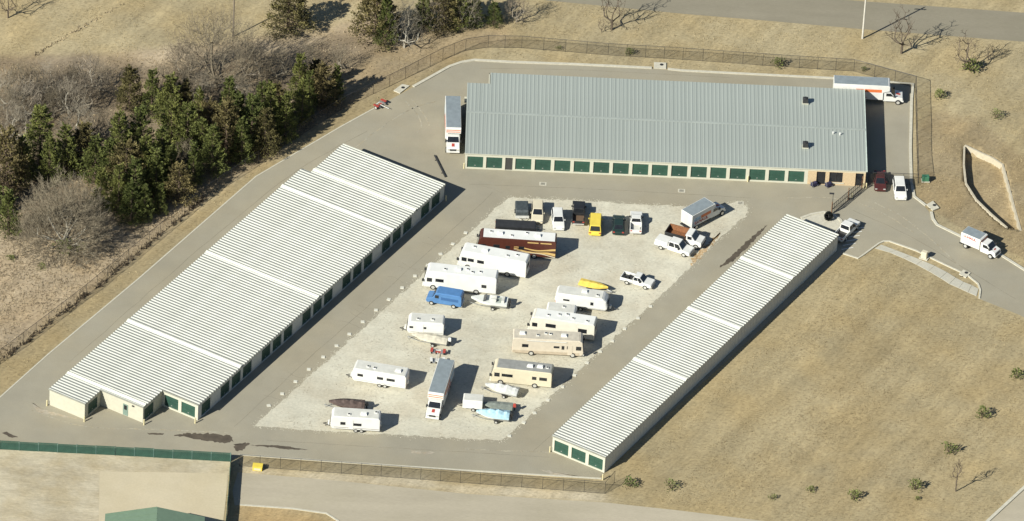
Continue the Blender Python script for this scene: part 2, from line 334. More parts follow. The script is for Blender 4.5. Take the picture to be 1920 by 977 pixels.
# storm inlets
for (px_, lab) in (([(1226, 118), (1249, 119), (1249, 130), (1226, 129)], 'concrete storm inlet box behind the grey roofed building'),
                   ([(738, 171), (754, 159), (768, 162), (750, 176)], 'concrete storm inlet box near the tow dolly'),
                   ([(1737, 385), (1749, 378), (1761, 391), (1749, 396)], 'concrete storm inlet box on the entrance kerb'),
                   ([(1798, 515), (1806, 507), (1820, 513), (1811, 522)], 'concrete storm inlet box on the entrance walk')):
    P = ccw(pxpoly(px_)); cx = sum(p[0] for p in P)/4; cy = sum(p[1] for p in P)/4
    r = thing('storm_inlet', lab, 'storm drain', 'storm inlets', (cx, cy, 0))
    L_ = [(x-cx, y-cy) for x, y in P]
    MB().slab(L_, 0, .17).build('box', curbm, r)
    MB().tube((.25, .2, .16), (.25, .2, .2), .3, .3, 10).build('lid', darkm, r)
    MB().box(-.7, .3, -.75, -.70, .05, .14).build('throat', black, r)
for (x, y, lab) in ((1018, 345, 'square drain grate on asphalt before the fifth green door'), (1278, 358, 'square drain grate on asphalt above the parked cars'), (1388, 381, 'small pale patch grate beside the gravel corner')):
    p = G(x, y)
    r = thing('drain_grate', lab, 'drain', 'drain grates', (p.x, p.y, ZA))
    MB().box(-.55, .55, -.45, .45, 0, .02).build('frame', curbm, r)
    for k in range(5): MB().box(-.33+k*.14, -.27+k*.14, -.3, .3, .02, .035).build('bar', darkm, r)
# sidewalk slabs
wa = [(1640, 466), (1668, 474), (1694, 485), (1719, 497), (1741, 509), (1763, 522), (1780, 533), (1798, 541), (1815, 549), (1831, 556)]
wb = [(1652, 459), (1681, 470), (1707, 480), (1730, 489), (1753, 499), (1776, 511), (1792, 521), (1807, 529), (1822, 535), (1835, 542)]
walk = struct(sheet('sidewalk', pxpoly(wa+wb[::-1]), .03, walk_m), 'concrete entrance walk in slabs beside the dry field')
for i in range(len(wa)-1):
    q = ccw(pxpoly([wa[i], wa[i+1], wb[i+1], wb[i]])); c = (sum(p[0] for p in q)/4, sum(p[1] for p in q)/4)
    q = [(c[0]+(x-c[0])*.955, c[1]+(y-c[1])*.955) for x, y in q]
    MB().slab(q, .031, .07+.006*(i % 3)).build('slab', walk_m, walk)
# stains
def blob(name, pts, z, m, parent, jit=.12):
    P = densify(pxpoly(pts+[pts[0]]), .3)
    return sheet(name, [(p.x+rng.normal(0, jit), p.y+rng.normal(0, jit)) for p in P[:-1]], z, m, parent)
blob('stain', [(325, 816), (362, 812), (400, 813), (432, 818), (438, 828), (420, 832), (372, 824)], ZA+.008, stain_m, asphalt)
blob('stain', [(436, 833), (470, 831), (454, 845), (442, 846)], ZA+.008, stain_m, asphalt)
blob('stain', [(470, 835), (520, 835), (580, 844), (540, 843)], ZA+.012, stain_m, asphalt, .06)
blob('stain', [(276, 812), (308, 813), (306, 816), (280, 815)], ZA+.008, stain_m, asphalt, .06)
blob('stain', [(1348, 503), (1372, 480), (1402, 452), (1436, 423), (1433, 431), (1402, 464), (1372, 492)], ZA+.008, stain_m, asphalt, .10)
blob('stain', [(3, 812), (12, 810), (34, 820), (22, 821)], ZA+.008, stain_m, asphalt, .05)
pale_m = ground_mat('dust_streak', None, (.34, .305, .24), big=.3, fine=4, var=.15, fvar=.15, bump=.05)
for pts in ([(60, 755), (80, 768), (112, 776), (145, 786), (112, 781), (70, 774)], [(1100, 838), (1110, 812), (1116, 806), (1112, 824)], [(770, 846), (815, 848), (810, 852), (772, 850)], [(1010, 880), (1060, 888), (1100, 897), (1040, 893)]):
    blob('dust_streak', pts, ZA+.005, pale_m, asphalt, .08)
rusty = ground_mat('rusty_soil', None, (.36, .26, .15), big=.3, fine=3, var=.3, fvar=.2, bump=.1)
blob('soil_patch', [(1292, 490), (1312, 470), (1340, 446), (1352, 436), (1345, 448), (1312, 484), (1298, 500)], ZG+.008, rusty, gravel, .2)
seam_m = ground_mat('paving_seam', None, (.215, .195, .15), big=.3, fine=4, var=.2, fvar=.2, bump=.05)
track_m = ground_mat('tyre_track', None, (.315, .29, .225), big=.4, fine=4, var=.2, fvar=.2, bump=.05)
def streak(name, pts, wd, z, m):
    P = []
    for i in range(len(pts)-1):
        for k in range(8):
            t_ = k/8; p0 = pts[max(i-1, 0)]; p1 = pts[i]; p2 = pts[i+1]; p3 = pts[min(i+2, len(pts)-1)]
            P.append(tuple(.5*(2*p1[c]+(p2[c]-p0[c])*t_+(2*p0[c]-5*p1[c]+4*p2[c]-p3[c])*t_**2+(3*p1[c]-p0[c]-3*p2[c]+p3[c])*t_**3) for c in (0, 1)))
    W_ = [(q[0]+rng.normal(0, .05), q[1]+rng.normal(0, .05)) for q in pxpoly(P)]
    ribbon_mesh(W_, wd, z, z+.003).build(name, m, asphalt)
for pts in ([(440, 800), (560, 690), (700, 565), (860, 420), (930, 356)], [(130, 680), (280, 548), (430, 420), (560, 318), (700, 240)], [(880, 345), (1050, 352), (1250, 362), (1420, 372)], [(1000, 846), (1120, 738), (1260, 610), (1400, 484)], [(500, 826), (700, 838), (900, 850), (1040, 858)], [(1600, 395), (1700, 440), (1820, 510), (1910, 565)], [(900, 128), (1100, 132), (1400, 148)]):
    streak('paving_seam', pts, .07, ZA+.003, seam_m)
for k in range(14):
    a_ = (rng.uniform(480, 900), 0); t_ = rng.uniform(0, 1); x0_, y0_ = 440+480*t_, 812-460*t_; dx_ = rng.uniform(20, 60)
    streak('paving_seam', [(x0_-14, y0_-6), (x0_, y0_+rng.uniform(-4, 4)), (x0_+dx_*.5, y0_+rng.uniform(2, 10))], .045, ZA+.003, seam_m)
for pts in ([(760, 190), (782, 214), (790, 236), (780, 252)], [(772, 186), (796, 216), (806, 240)], [(640, 300), (700, 250), (770, 205), (820, 190)], [(1640, 380), (1700, 412), (1760, 462), (1800, 500)], [(1470, 372), (1560, 372), (1640, 392), (1720, 440)], [(1060, 855), (1020, 848), (960, 846), (860, 842)], [(600, 700), (690, 620), (800, 520), (880, 448)], [(612, 704), (702, 624), (812, 524), (892, 452)], [(60, 770), (160, 800), (300, 806), (440, 812)]):
    streak('tyre_track', pts, .22, ZA+.0045, track_m)
# painted hatching of the parking bay behind the long building
for k in range(6):
    a = G(1578+k*2.0, 468-k*7.5); b_ = G(1600+k*4, 464-k*7.5)
    ribbon_mesh([(a.x, a.y), (b_.x, b_.y)], .16, ZA+.004, ZA+.008).build('paint_line', white, asphalt)
# ------------------------------------------------------------------ buildings
def wall_mb(p0, p1, h, openings=(), th=.18, z0=0.0):
    p0 = Vector(p0); p1 = Vector(p1); L = (p1-p0).length; t = (p1-p0)/L; n = Vector((t.y, -t.x)); b = MB()
    def P(s, z, dpt=0): q = p0+t*s-n*dpt; return (q.x, q.y, z)
    s = 0.0
    for (a, c, za, zb) in sorted(openings):
        b.quad(P(s, z0), P(a, z0), P(a, h), P(s, h))
        if za > z0: b.quad(P(a, z0), P(c, z0), P(c, za), P(a, za))
        b.quad(P(a, zb), P(c, zb), P(c, h), P(a, h))
        b.quad(P(a, za), P(a, za, th), P(a, zb, th), P(a, zb)); b.quad(P(c, za, th), P(c, za), P(c, zb), P(c, zb, th))
        b.quad(P(a, zb), P(a, zb, th), P(c, zb, th), P(c, zb)); b.quad(P(a, za, th), P(a, za), P(c, za), P(c, za, th))
        s = c
    b.quad(P(s, z0), P(L, z0), P(L, h), P(s, h))
    b.quad(P(0, z0, th), P(0, h, th), P(L, h, th), P(L, z0, th)); b.quad(P(0, h), P(L, h), P(L, h, th), P(0, h, th))
    return b, t, n
DOORS = {}
def door_mesh(wd, hh):
    k = (round(wd, 2), round(hh, 2))
    if k not in DOORS:
        b = MB(); n = 9
        for i in range(n):
            z = hh*i/n; dz = hh/n
            b.box(0, wd, -.03 if i % 2 else -.008, .03, z, z+dz)
        me = b.mesh('door'); me.materials.append(greend); DOORS[k] = me
    return DOORS[k]
handle_me = MB().box(0, .22, -.05, 0, 0, .1).mesh('handle'); handle_me.materials.append(steel)
def side(parent, name, p0, p1, h, doors, m, th=.18, z0=0.0):
    """one wall with roll-up doors set back in it; doors: (start, width, z0, z1)"""
    b, t, n = wall_mb(p0, p1, h, [(a, a+wd, za, zb) for a, wd, za, zb in doors], th, z0)
    wo = b.build(name, m, parent, fix=False)
    ang = math.atan2(t.y, t.x)
    for a, wd, za, zb in doors:
        q = Vector(p0)+t*a-n*(th-.04)
        dd = obj('door', door_mesh(wd, zb-za), None, parent, (q.x, q.y, za), ang)
        obj('handle', handle_me, None, dd, (wd/2-.11, -.03, .35))
    return wo
def panels(parent, name, prof, x0, x1, ys, z, m, cache={}):
    """standing-seam panels: prof (y,z) over one panel, running from x0 to x1, placed at each y"""
    k = (name, round(x0, 2), round(x1, 2), prof[1])
    if k not in cache:
        b = MB(); n = len(prof)
        b.add([(x0, y, zz) for y, zz in prof]+[(x1, y, zz) for y, zz in prof], [tuple(range(n-1, -1, -1)), tuple(range(n, 2*n))]+[(i, (i+1) % n, (i+1) % n+n, i+n) for i in range(n)])
        me = b.mesh(name); bm = bmesh.new(); bm.from_mesh(me); bmesh.ops.recalc_face_normals(bm, faces=bm.faces); bm.to_mesh(me); bm.free()
        me.materials.append(m); cache[k] = me
    for y in ys:
        o = obj(name, cache[k], None, parent, (0, y, z)); o.rotation_euler[0] = rng.normal(0, .006)
EH = 2.95
PWD = .6116
RIB = [(0, -.04), (.12, .14), (.13, .14), (PWD-.004, -.012), (PWD-.004, -.04)]

# --- left staggered building, white ribbed roof
oB = G(371.5, 759, EH); rB = math.atan2(69.16*math.sin(R(60.23)), 69.16*math.cos(R(60.23)))-math.pi/2
bB = thing('storage_building', 'long white ribbed roof storage building with staggered end beside the woods', 'storage building', 'white roofed storage buildings', (oB.x, oB.y, 0), rB)
xb = [-20.3, -13.95, -6.38, 0.0]; yb = [-9.5, -5.2, 0.0, 60.3, 69.4]
D2 = (.25, 2.3)
side(bB, 'wall', (xb[0], yb[0]), (xb[1], yb[0]), EH-.05, [], cream)
side(bB, 'wall', (xb[1], yb[0]), (xb[1], yb[1]), EH-.05, [(.9, 2.5, *D2)], cream)
wb2 = side(bB, 'wall', (xb[1], yb[1]), (xb[2], yb[1]), EH-.05, [], cream)
side(bB, 'wall', (xb[2], yb[1]), (xb[2], yb[2]), EH-.05, [(.35, 2.5, *D2)], cream)
side(bB, 'wall', (xb[2], yb[2]), (xb[3], yb[2]), EH-.05, [(.42, 2.45, *D2), (3.42, 2.45, *D2)], cream2)
dl = []; y_ = 1.0
while y_ < 66:
    for k in range(3):
        if y_+2.6 < 69: dl.append((y_, 2.45, .15, 2.35))
        y_ += 3.05
        if k == 0: y_ += 2.15
side(bB, 'wall', (xb[3], yb[2]), (xb[3], yb[4]), EH-.05, dl, shell)
side(bB, 'wall', (xb[3], yb[4]), (-18.6, yb[4]), EH-.05, [], cream)
side(bB, 'wall', (-18.6, yb[4]), (-18.6, yb[3]), EH-.05, [], cream)
side(bB, 'wall', (-18.6, yb[3]), (xb[0], yb[3]), EH-.05, [], cream)
side(bB, 'wall', (xb[0], yb[3]), (xb[0], yb[0]), EH-.05, [], cream)
md = MB(); md.box(-9.95, -9.05, yb[1]-.04, yb[1]+.05, .1, 2.15).build('personnel_door', mat('grey_green_door', (.16, .22, .18), .5), bB)
MB().box(-9.75, -9.25, yb[1]-.06, yb[1]-.03, 1.15, 1.95).build('door_window', glass, bB)
MB().box(-8.3, -7.95, yb[1]-.18, yb[1], 2.35, 2.5).build('wall_lamp', darkm, bB)
roofB = MB().box(xb[0]+.3, xb[3]-.3, yb[2]+.3, yb[3]-.3, EH-.12, EH-.05).build('roof', roofw, bB)
rows = {}
STEPB = [-5.2, 11.0, 32.6, 53.9, 60.3]
n_ = int(round((yb[4]-yb[0])/PWD))
for i in range(n_):
    y0 = yb[0]-.05+i*PWD; yc = y0+PWD/2
    x1 = xb[1] if yc < yb[1] else (xb[2] if yc < yb[2] else xb[3]); x0 = xb[0] if yc < yb[3] else -18.6
    rows.setdefault((x0-.1, x1+.1), []).append(y0)
for (x0, x1), ys in rows.items(): panels(roofB, 'roof_panel', RIB, x0, x1, ys, EH, roofw)
for s_ in STEPB:
    x1 = xb[2] if s_ < -1 else xb[3]; x0 = xb[0] if s_ < 60 else -18.6
    b = MB(); b.add([(x0-.1, s_, EH), (x0-.1, s_+.72, EH+.27), (x0-.1, s_+.76, EH), (x1+.1, s_, EH), (x1+.1, s_+.72, EH+.27), (x1+.1, s_+.76, EH)], [(0, 2, 1), (3, 4, 5), (0, 1, 4, 3), (1, 2, 5, 4), (2, 0, 3, 5)])
    b.build('step_flashing', flashm, roofB)
for (xa, xc, yy) in ((xb[0], xb[1], yb[0]), (xb[1], xb[2], yb[1]), (xb[2], xb[3], yb[2])):
    MB().box(xa-.1, xc+.12, yy-.14, yy-.04, EH-.12, EH+.10).build('gable_trim', mat('grey_trim', (.25, .25, .21), .5), bB)
MB().box(xb[3]+.1, xb[3]+.2, yb[2]-.1, yb[4]+.1, EH-.14, EH-.02).build('gutter', mat('grey_trim', (.2, .2, .2)), bB)
MB().box(-18.7, xb[3]+.1, yb[4]-.1, yb[4]+.06, EH-.1, EH+.10).build('end_cap', flashm, roofB)
# --- right long building
oC = G(1036.6, 817, EH); rC = R(-29.95)
bC = thing('storage_building', 'narrow long white ribbed roof storage building beside the dry field', 'storage building', 'white roofed storage buildings', (oC.x, oC.y, 0), rC)
WC, LC = 9.15, 69.2
side(bC, 'wall', (0, 0), (WC, 0), EH-.05, [(.35, 2.45, *D2), (3.35, 2.45, *D2), (6.35, 2.45, *D2)], cream2)
wr = side(bC, 'wall', (WC, 0), (WC, LC), EH-.05, [], shell)
ribm = MB().box(WC, WC+.025, 0, .06, 0, EH-.06).mesh('wall_rib'); ribm.materials.append(shell)
for k in range(76): obj('wall_rib', ribm, None, wr, (0, .4+k*.9, 0))
side(bC, 'wall', (WC, LC), (0, LC), EH-.05, [], cream)
side(bC, 'wall', (0, LC), (0, 0), EH-.05, [(1+k*3.05, 2.45, .15, 2.35) for k in range(22)], cream)
roofC = MB().box(.3, WC-.3, .3, LC-.3, EH-.12, EH-.05).build('roof', roofw, bC)
panels(roofC, 'roof_panel', RIB, -.1, WC+.1, [-.05+i*PWD for i in range(int(round(LC/PWD)))], EH, roofw)
for fr in (.33, .56, .79):
    s_ = LC*fr; b = MB(); b.add([(-.1, s_, EH), (-.1, s_+.72, EH+.27), (-.1, s_+.76, EH), (WC+.1, s_, EH), (WC+.1, s_+.72, EH+.27), (WC+.1, s_+.76, EH)], [(0, 2, 1), (3, 4, 5), (0, 1, 4, 3), (1, 2, 5, 4), (2, 0, 3, 5)])
    b.build('step_flashing', flashm, roofC)
MB().box(-.1, WC+.12, -.14, -.04, EH-.12, EH+.10).build('gable_trim', MATS['grey_trim'], bC)
MB().box(-.1, WC+.1, LC-.1, LC+.06, EH-.1, EH+.10).build('end_cap', flashm, roofC)
# --- back building, grey roof, office end
oA = G(873, 287, EH); rA = R(1.06)
bA = thing('storage_building', 'large grey metal roof storage building with green doors and tan office end', 'storage building', None, (oA.x, oA.y, 0), rA)
WA, LA = 62.5, 22.2
dA = [(.3, 2.5, .25, 2.35), (3.28, 2.5, .25, 2.35)]+[(7.82+3.045*k, 2.5, .25, 2.35) for k in range(15)]
b, t_, n__ = wall_mb((0, 0), (53.5, 0), EH-.05, [(a, a+wd, za, zb) for a, wd, za, zb in dA]+[(6.25, 7.4, .06, 2.4)], .18)
fw = b.build('wall', cream2, bA, fix=False)
for a, wd, za, zb in dA:
    dd = obj('door', door_mesh(wd, zb-za), None, bA, (a, .14, za)); obj('handle', handle_me, None, dd, (wd/2-.11, -.03, .35))
MB().box(6.26, 7.39, .12, .17, .06, 2.4).build('personnel_door', mat('dark_recess_door', (.05, .05, .045), .5), bA)
b, _, _ = wall_mb((53.5, 0), (WA, 0), EH-.05, [(54.86-53.5, 56.25-53.5, .05, 2.45), (56.85-53.5, 58.95-53.5, .55, 2.45), (60.95-53.5, 62.2-53.5, .05, 2.45)], .25)
b.build('office_wall', tanb, bA, fix=False)
for (a, c, za, zb, nm) in ((54.86, 56.25, .05, 2.45, 'office_door'), (56.85, 58.95, .55, 2.45, 'office_window'), (60.95, 62.2, .05, 2.45, 'office_door')):
    pn = MB().box(a, c, .17, .24, za, zb).build(nm, glass, bA)
    fr_ = MB(); k = 2 if nm == 'office_window' else 1
    for i in range(k+1): fr_.box(a+(c-a)*i/k-.04, a+(c-a)*i/k+.04, .1, .165, za, zb)
    fr_.box(a, c, .105, .16, za, za+.08); fr_.box(a, c, .105, .16, zb-.08, zb); fr_.build('frame', darkm, pn)
MB().box(56.6, 59.2, -.12, .0, .4, .52).build('window_sill', cream2, bA)
MB().box(53.5, WA, -.03, -.002, EH-.42, EH-.06).build('office_fascia', creamp, bA)
side(bA, 'wall', (WA, 0), (WA, LA), EH-.05, [(2+3.05*k, 2.45, .15, 2.35) for k in range(6)], cream)
side(bA, 'wall', (WA, LA), (3.3, LA), EH-.05, [], cream)
side(bA, 'wall', (3.3, LA), (3.3, 19.1), EH-.05, [], cream)
side(bA, 'wall', (3.3, 19.1), (0, 19.1), EH-.05, [], cream)
side(bA, 'wall', (0, 19.1), (0, 0), EH-.05, [(1+3.05*k, 2.45, .15, 2.35) for k in range(5)], cream)
roofA = MB().box(.3, WA-.3, .3, 18.5, EH-.12, EH-.05).build('roof', roofg, bA)
SL = .010; VR = 11.1
def apanel(v0, v1, z0, z1):
    key = ('a', v0, v1)
    b = MB(); pr = [(0, .0), (.14, .03), (.20, .03), (.34, .0), (PW_A, 0), (PW_A, -.05), (0, -.05)]
    n = len(pr)
    b.add([(x, v0, z0+z) for x, z in pr]+[(x, v1, z1+z) for x, z in pr], [tuple(range(n)), tuple(range(2*n-1, n-1, -1))]+[(i, i+n, (i+1) % n+n, (i+1) % n) for i in range(n)])
    me = b.mesh('roof_panel'); bm = bmesh.new(); bm.from_mesh(me); bmesh.ops.recalc_face_normals(bm, faces=bm.faces); bm.to_mesh(me); bm.free(); me.materials.append(roofg); return me
NA = 103; PW_A = (WA+.2)/NA-.003
mf = apanel(-.12, VR, EH, EH+SL*VR); mb_ = apanel(VR, LA+.1, EH+SL*VR, EH); mbs = apanel(VR, 19.2, EH+SL*VR, EH+SL*VR*.28)
for i in range(NA):
    x = -.1+i*(PW_A+.003)
    o = obj('roof_panel', mf, None, roofA, (x, 0, 0)); o.rotation_euler[1] = rng.normal(0, .002)
    o = obj('roof_panel', mbs if x < 3.0 else mb_, None, roofA, (x, 0, 0)); o.rotation_euler[1] = rng.normal(0, .002)
b = MB(); zr = EH+SL*VR
b.add([(-.12, VR-.3, zr+.03), (-.12, VR, zr+.05), (-.12, VR+.3, zr+.03), (WA+.12, VR-.3, zr+.03), (WA+.12, VR, zr+.05), (WA+.12, VR+.3, zr+.03)], [(0, 3, 4, 1), (1, 4, 5, 2), (0, 2, 5, 3), (0, 1, 2), (3, 5, 4)]).build('ridge_cap', roofg, roofA)
MB().box(WA+.1, WA+.22, -.12, LA+.1, EH-.1, EH+.12).build('rake_trim', mat('pale_green_trim', (.55, .62, .55), .5), bA)
MB().box(-.12, WA+.1, -.2, -.1, EH-.06, EH+.03).build('eave_trim', cream2, bA)
MB().box(-.45, .02, 15.2, 16.6, 1.9, 2.1).build('wall_lamp', cream2, bA)
for (x, y, lab) in ((1510, 192, 'dark rooftop unit on the grey roof nearest the road'), (1510, 275, 'dark rooftop unit on the grey roof nearest the office')):
    p = G(x, y, EH+.2)
    r = thing('rooftop_unit', lab, 'ventilation unit', 'rooftop units', (p.x, p.y, EH+.15), rA)
    MB().box(-.5, .5, -.5, .5, 0, .12).build('curb', cream2, r)
    MB().box(-.42, .42, -.42, .42, .12, .85).build('housing', darkm, r, bevel=.04)
    MB().tube((0, 0, .85), (0, 0, .98), .34, .3, 12).build('fan_cowl', darkm, r)
    MB().box(-.46, -.42, -.3, .3, .25, .7).build('louvre', steel, r)
for (x, y, lab) in ((1562, 251, 'small white roof vent pipe right of the rooftop unit'), (1575, 253, 'tiny white roof vent pipe farther right of the rooftop unit')):
    p = G(x, y, EH+.15); r = thing('vent_pipe', lab, 'vent pipe', 'roof vent pipes', (p.x, p.y, EH+.1), rA)
    MB().tube((0, 0, 0), (0, 0, .4), .09, .09, 8).build('pipe', white, r); MB().tube((0, 0, .4), (0, 0, .47), .16, .12, 8).build('cap', white, r)
# --- green roofed building at the lower edge
pr = G(295, 950, 4.6)
bG = thing('green_roof_building', 'green metal gable roof of a building cut by the lower edge', 'building', None, (pr.x, pr.y, 0), R(2))
gr = mat('green_roof_metal', (.14, .20, .135), .5, var=.06)
b = MB(); wl, wr_ = 7.6, 7.0
b.add([(-wl, 0, 2.9), (0, 0, 4.55), (wr_, 0, 3.0), (-wl, -14, 2.9), (0, -14, 4.55), (wr_, -14, 3.0)], [(0, 1, 4, 3), (1, 2, 5, 4)]); b.build('roof', gr, bG)
seam = MB().add([(0, 0, 0), (0, .05, 0), (0, .05, .05), (0, 0, .05), (wl, 0, 1.65), (wl, .05, 1.65), (wl, .05, 1.7), (wl, 0, 1.7)], [(0, 1, 2, 3), (4, 7, 6, 5), (3, 2, 6, 7), (0, 3, 7, 4), (1, 5, 6, 2)]).mesh('seam'); seam.materials.append(gr)
for k in range(10): obj('seam', seam, None, bG, (-wl, -.4-k*1.2, 2.91))
MB().prism([(-wl+.4, 0), (wr_-.4, 0), (wr_-.4, 2.95), (0, 4.45), (-wl+.4, 2.85)], -.3, -13.8).build('wall', cream, bG)
MB().add([(-wl, .02, 2.84), (0, .02, 4.5), (0, .02, 4.6), (-wl, .02, 2.95)], [(0, 1, 2, 3)]).build('rake_trim', gr, bG)
# ------------------------------------------------------------------ bollards, markers
bol_me = MB(); bol_me.tube((0, 0, 0), (0, 0, 1.0), .11, .11, 10); bol_me.tube((0, 0, 1.0), (0, 0, 1.07), .11, .05, 10)
bol = bol_me.mesh('bollard'); bol.materials.append(yellc)
for x, y, lab in ((88, 761, 'cream bollard at the outermost corner of the staggered building'), (158, 791, 'cream bollard at the blank end wall corner of the staggered building'), (270, 797, 'cream bollard at the corner beside the personnel door wall'),
                  (366, 794, 'cream bollard at the corner of the two door end wall'), (1031, 848, 'cream bollard left of the three door building end'), (1130, 900, 'cream bollard at the near corner of the three door building end'),
                  (870, 316, 'cream bollard at the first green door of the grey roof building'), (1619, 353, 'cream bollard at the office corner beside the gate'), (1624, 354, 'cream bollard nearest the maroon car at the office corner'),
                  (836, 377, 'cream bollard at the far corner of the staggered building'), (1402, 341, 'cream bollard pair post before the last green doors'), (1597, 372, 'cream short bollard beside the sliding gate')):
    p = G(x, y); o = obj('bollard', bol, None, None, (p.x, p.y, ZA)); tag(o, lab, 'bollard', 'cream bollards')
mk = MB().box(-.28, .28, -.28, .28, 0, .09); mkm = mk.mesh('marker_block'); mkm.materials.append(mat('white_marker', (.56, .54, .45), .7))
Lm = [(873, 437), (849, 458), (826, 477), (802, 498), (778, 518), (754, 540), (729, 562), (705, 582), (680, 604), (655, 627), (631, 649), (606, 670), (579, 693), (554, 716), (529, 739), (504, 761)]
Rm = [(1219.5, 575), (1196, 597), (1171, 617), (1148, 640), (1125, 660), (1100.6, 681), (1077, 704), (1054.6, 726), (1027, 751), (1002, 775), (982, 793), (955, 818)]
ordw = ['first', 'second', 'third', 'fourth', 'fifth', 'sixth', 'seventh', 'eighth', 'ninth', 'tenth', 'eleventh', 'twelfth', 'thirteenth', 'fourteenth', 'fifteenth', 'sixteenth']
for lst, nm in ((Lm, 'staggered building side'), (Rm, 'narrow building side')):
    for i, (x, y) in enumerate(lst):
        p = G(x, y); o = obj('marker_block', mkm, None, None, (p.x, p.y, ZA), R(rng.normal(0, 8)))
        tag(o, f'pale square concrete marker block, {ordw[i]} from the far end on the {nm}', 'marker block', 'marker blocks along the gravel edge')
# ------------------------------------------------------------------ fences
def alpha_mat(name, c, a):
    m = bpy.data.materials.new(name); m.use_nodes = True; n = m.node_tree.nodes; l = m.node_tree.links
    b = n['Principled BSDF']; b.inputs['Base Color'].default_value = (*c, 1); b.inputs['Roughness'].default_value = .7
    tc = n.new('ShaderNodeTexCoord'); nz = n.new('ShaderNodeTexNoise'); nz.inputs['Scale'].default_value = 3; l.new(tc.outputs['Object'], nz.inputs['Vector'])
    r = n.new('ShaderNodeMapRange'); l.new(nz.outputs[0], r.inputs[0]); r.inputs[3].default_value = a*.7; r.inputs[4].default_value = a*1.3; l.new(r.outputs[0], b.inputs['Alpha'])
    return m
chain = alpha_mat('chain_link_wire', (.05, .04, .025), .21)
def chain_fence(label, base, h=2.2, bay=3.05, m=darkm, rail=True, pr_=.03, name='chain_link_fence', zb=0):
    pts = pxpoly(base); o0 = Vector(pts[0]); r = thing(name, label, 'fence', 'chain link fences', (o0.x, o0.y, zb))
    post = MB().tube((0, 0, -.1), (0, 0, h+.05), pr_, pr_, 6).mesh('post'); post.materials.append(m)
    P = densify(pts, 1.0); tot = 0; last = -9; 
    for i in range(len(pts)-1):
        a = Vector(pts[i])-o0; c = Vector(pts[i+1])-o0; L = (c-a).length; n = max(1, round(L/bay))
        for k in range(n+(1 if i == len(pts)-2 else 0)):
            q = a+(c-a)*k/n; obj('post', post, None, r, (q.x, q.y, 0))
        for k in range(n):
            q0 = a+(c-a)*k/n; q1 = a+(c-a)*(k+1)/n
            MB().quad((q0.x, q0.y, .03), (q1.x, q1.y, .03), (q1.x, q1.y, h), (q0.x, q0.y, h)).build('wire_mesh', chain, r, fix=False)
        if rail:
            MB().tube((a.x, a.y, h), (c.x, c.y, h), .035, .035, 5).build('top_rail', m, r)
            MB().tube((a.x, a.y, .08), (c.x, c.y, .08), .02, .02, 4).build('tension_wire', m, r)
    return r
chain_fence('dark chain link fence along the woods and the curved back corner', [(-80, 733), (20, 664), (162, 556), (280, 458), (382, 374), (510, 288), (640, 206), (760, 148), (830, 112), (873, 95), (915, 89), (978, 90), (1060, 97), (1140, 104), (1280, 112), (1430, 123), (1601, 134), (1716, 165), (1718, 250), (1721, 344)], 2.3)
chain_fence('short chain link fence from the office corner across the back lane', [(1628, 345), (1665, 346), (1721, 348)], 2.2)
chain_fence('brown chain link fence above the lower road', [(449, 874), (640, 888), (900, 908), (1134, 926), (1152, 905)], 2.2)
gf = mat('green_slat', (.03, .078, .056), .6, var=.18, scale=1.2)
gfp = mat('green_post', (.10, .18, .15), .5, var=.1)
def slat_fence(label, base, h=1.65):
    pts = pxpoly(base); o0 = Vector(pts[0]); r = thing('slat_fence', label, 'fence', 'green privacy fences', (o0.x, o0.y, 0))
    for i in range(len(pts)-1):
        a = Vector(pts[i])-o0; c = Vector(pts[i+1])-o0; L = (c-a).length; n = max(1, round(L/3.05)); ang = math.atan2((c-a).y, (c-a).x); bl = L/n
        pm = MB().tube((0, 0, -.1), (0, 0, h+.06), .06, .06, 6).mesh('post'); pm.materials.append(gfp)
        b = MB(); ns = 24
        for k in range(ns): b.box(.08+(bl-.16)*k/ns, .08+(bl-.16)*(k+.86)/ns, -.02, .02, .04, h-.04+.0*k)
        b.box(.06, bl-.06, -.028, .028, h-.06, h); sm = b.mesh('fence_panel'); sm.materials.append(gf)
        for k in range(n+1):
            q = a+(c-a)*k/n; obj('post', pm, None, r, (q.x, q.y, 0))
            if k < n:
                so = obj('fence_panel', sm, None, r, (q.x, q.y, rng.normal(0, .01)), ang); so.rotation_euler[0] = rng.normal(0, .015)
    return r
slat_fence('green slatted privacy fence along the lower left asphalt edge', [(-60, 840), (0, 843), (216, 854), (432, 866)])
slat_fence('green slatted privacy fence running from the corner past the concrete pad', [(432.6, 867.5), (429, 920), (425, 975), (419, 1035)])
# silt wall round the basin
sw = mat('weathered_wall', (.43, .38, .28), .85, var=.12)
for pts, lab, hh in (([(1809, 273), (1835, 285), (1862, 297), (1880, 309), (1890, 345), (1903, 395), (1914, 433)], 'low pale wall curving round the sunny side of the grass basin', .12),
                     ([(1808, 276), (1807, 310), (1811, 345), (1830, 375), (1858, 402), (1888, 428)], 'low pale wall with dark shadow on the near side of the grass basin', .16)):
    P = [(p.x, p.y) for p in densify(pxpoly(pts), 1.2)]; o0 = P[0]
    o = ribbon_mesh([(x-o0[0], y-o0[1]) for x, y in P], .30, -1.1, hh).build('low_wall', sw, None, (o0[0], o0[1], 0)); tag(o, lab, 'wall', 'basin walls')
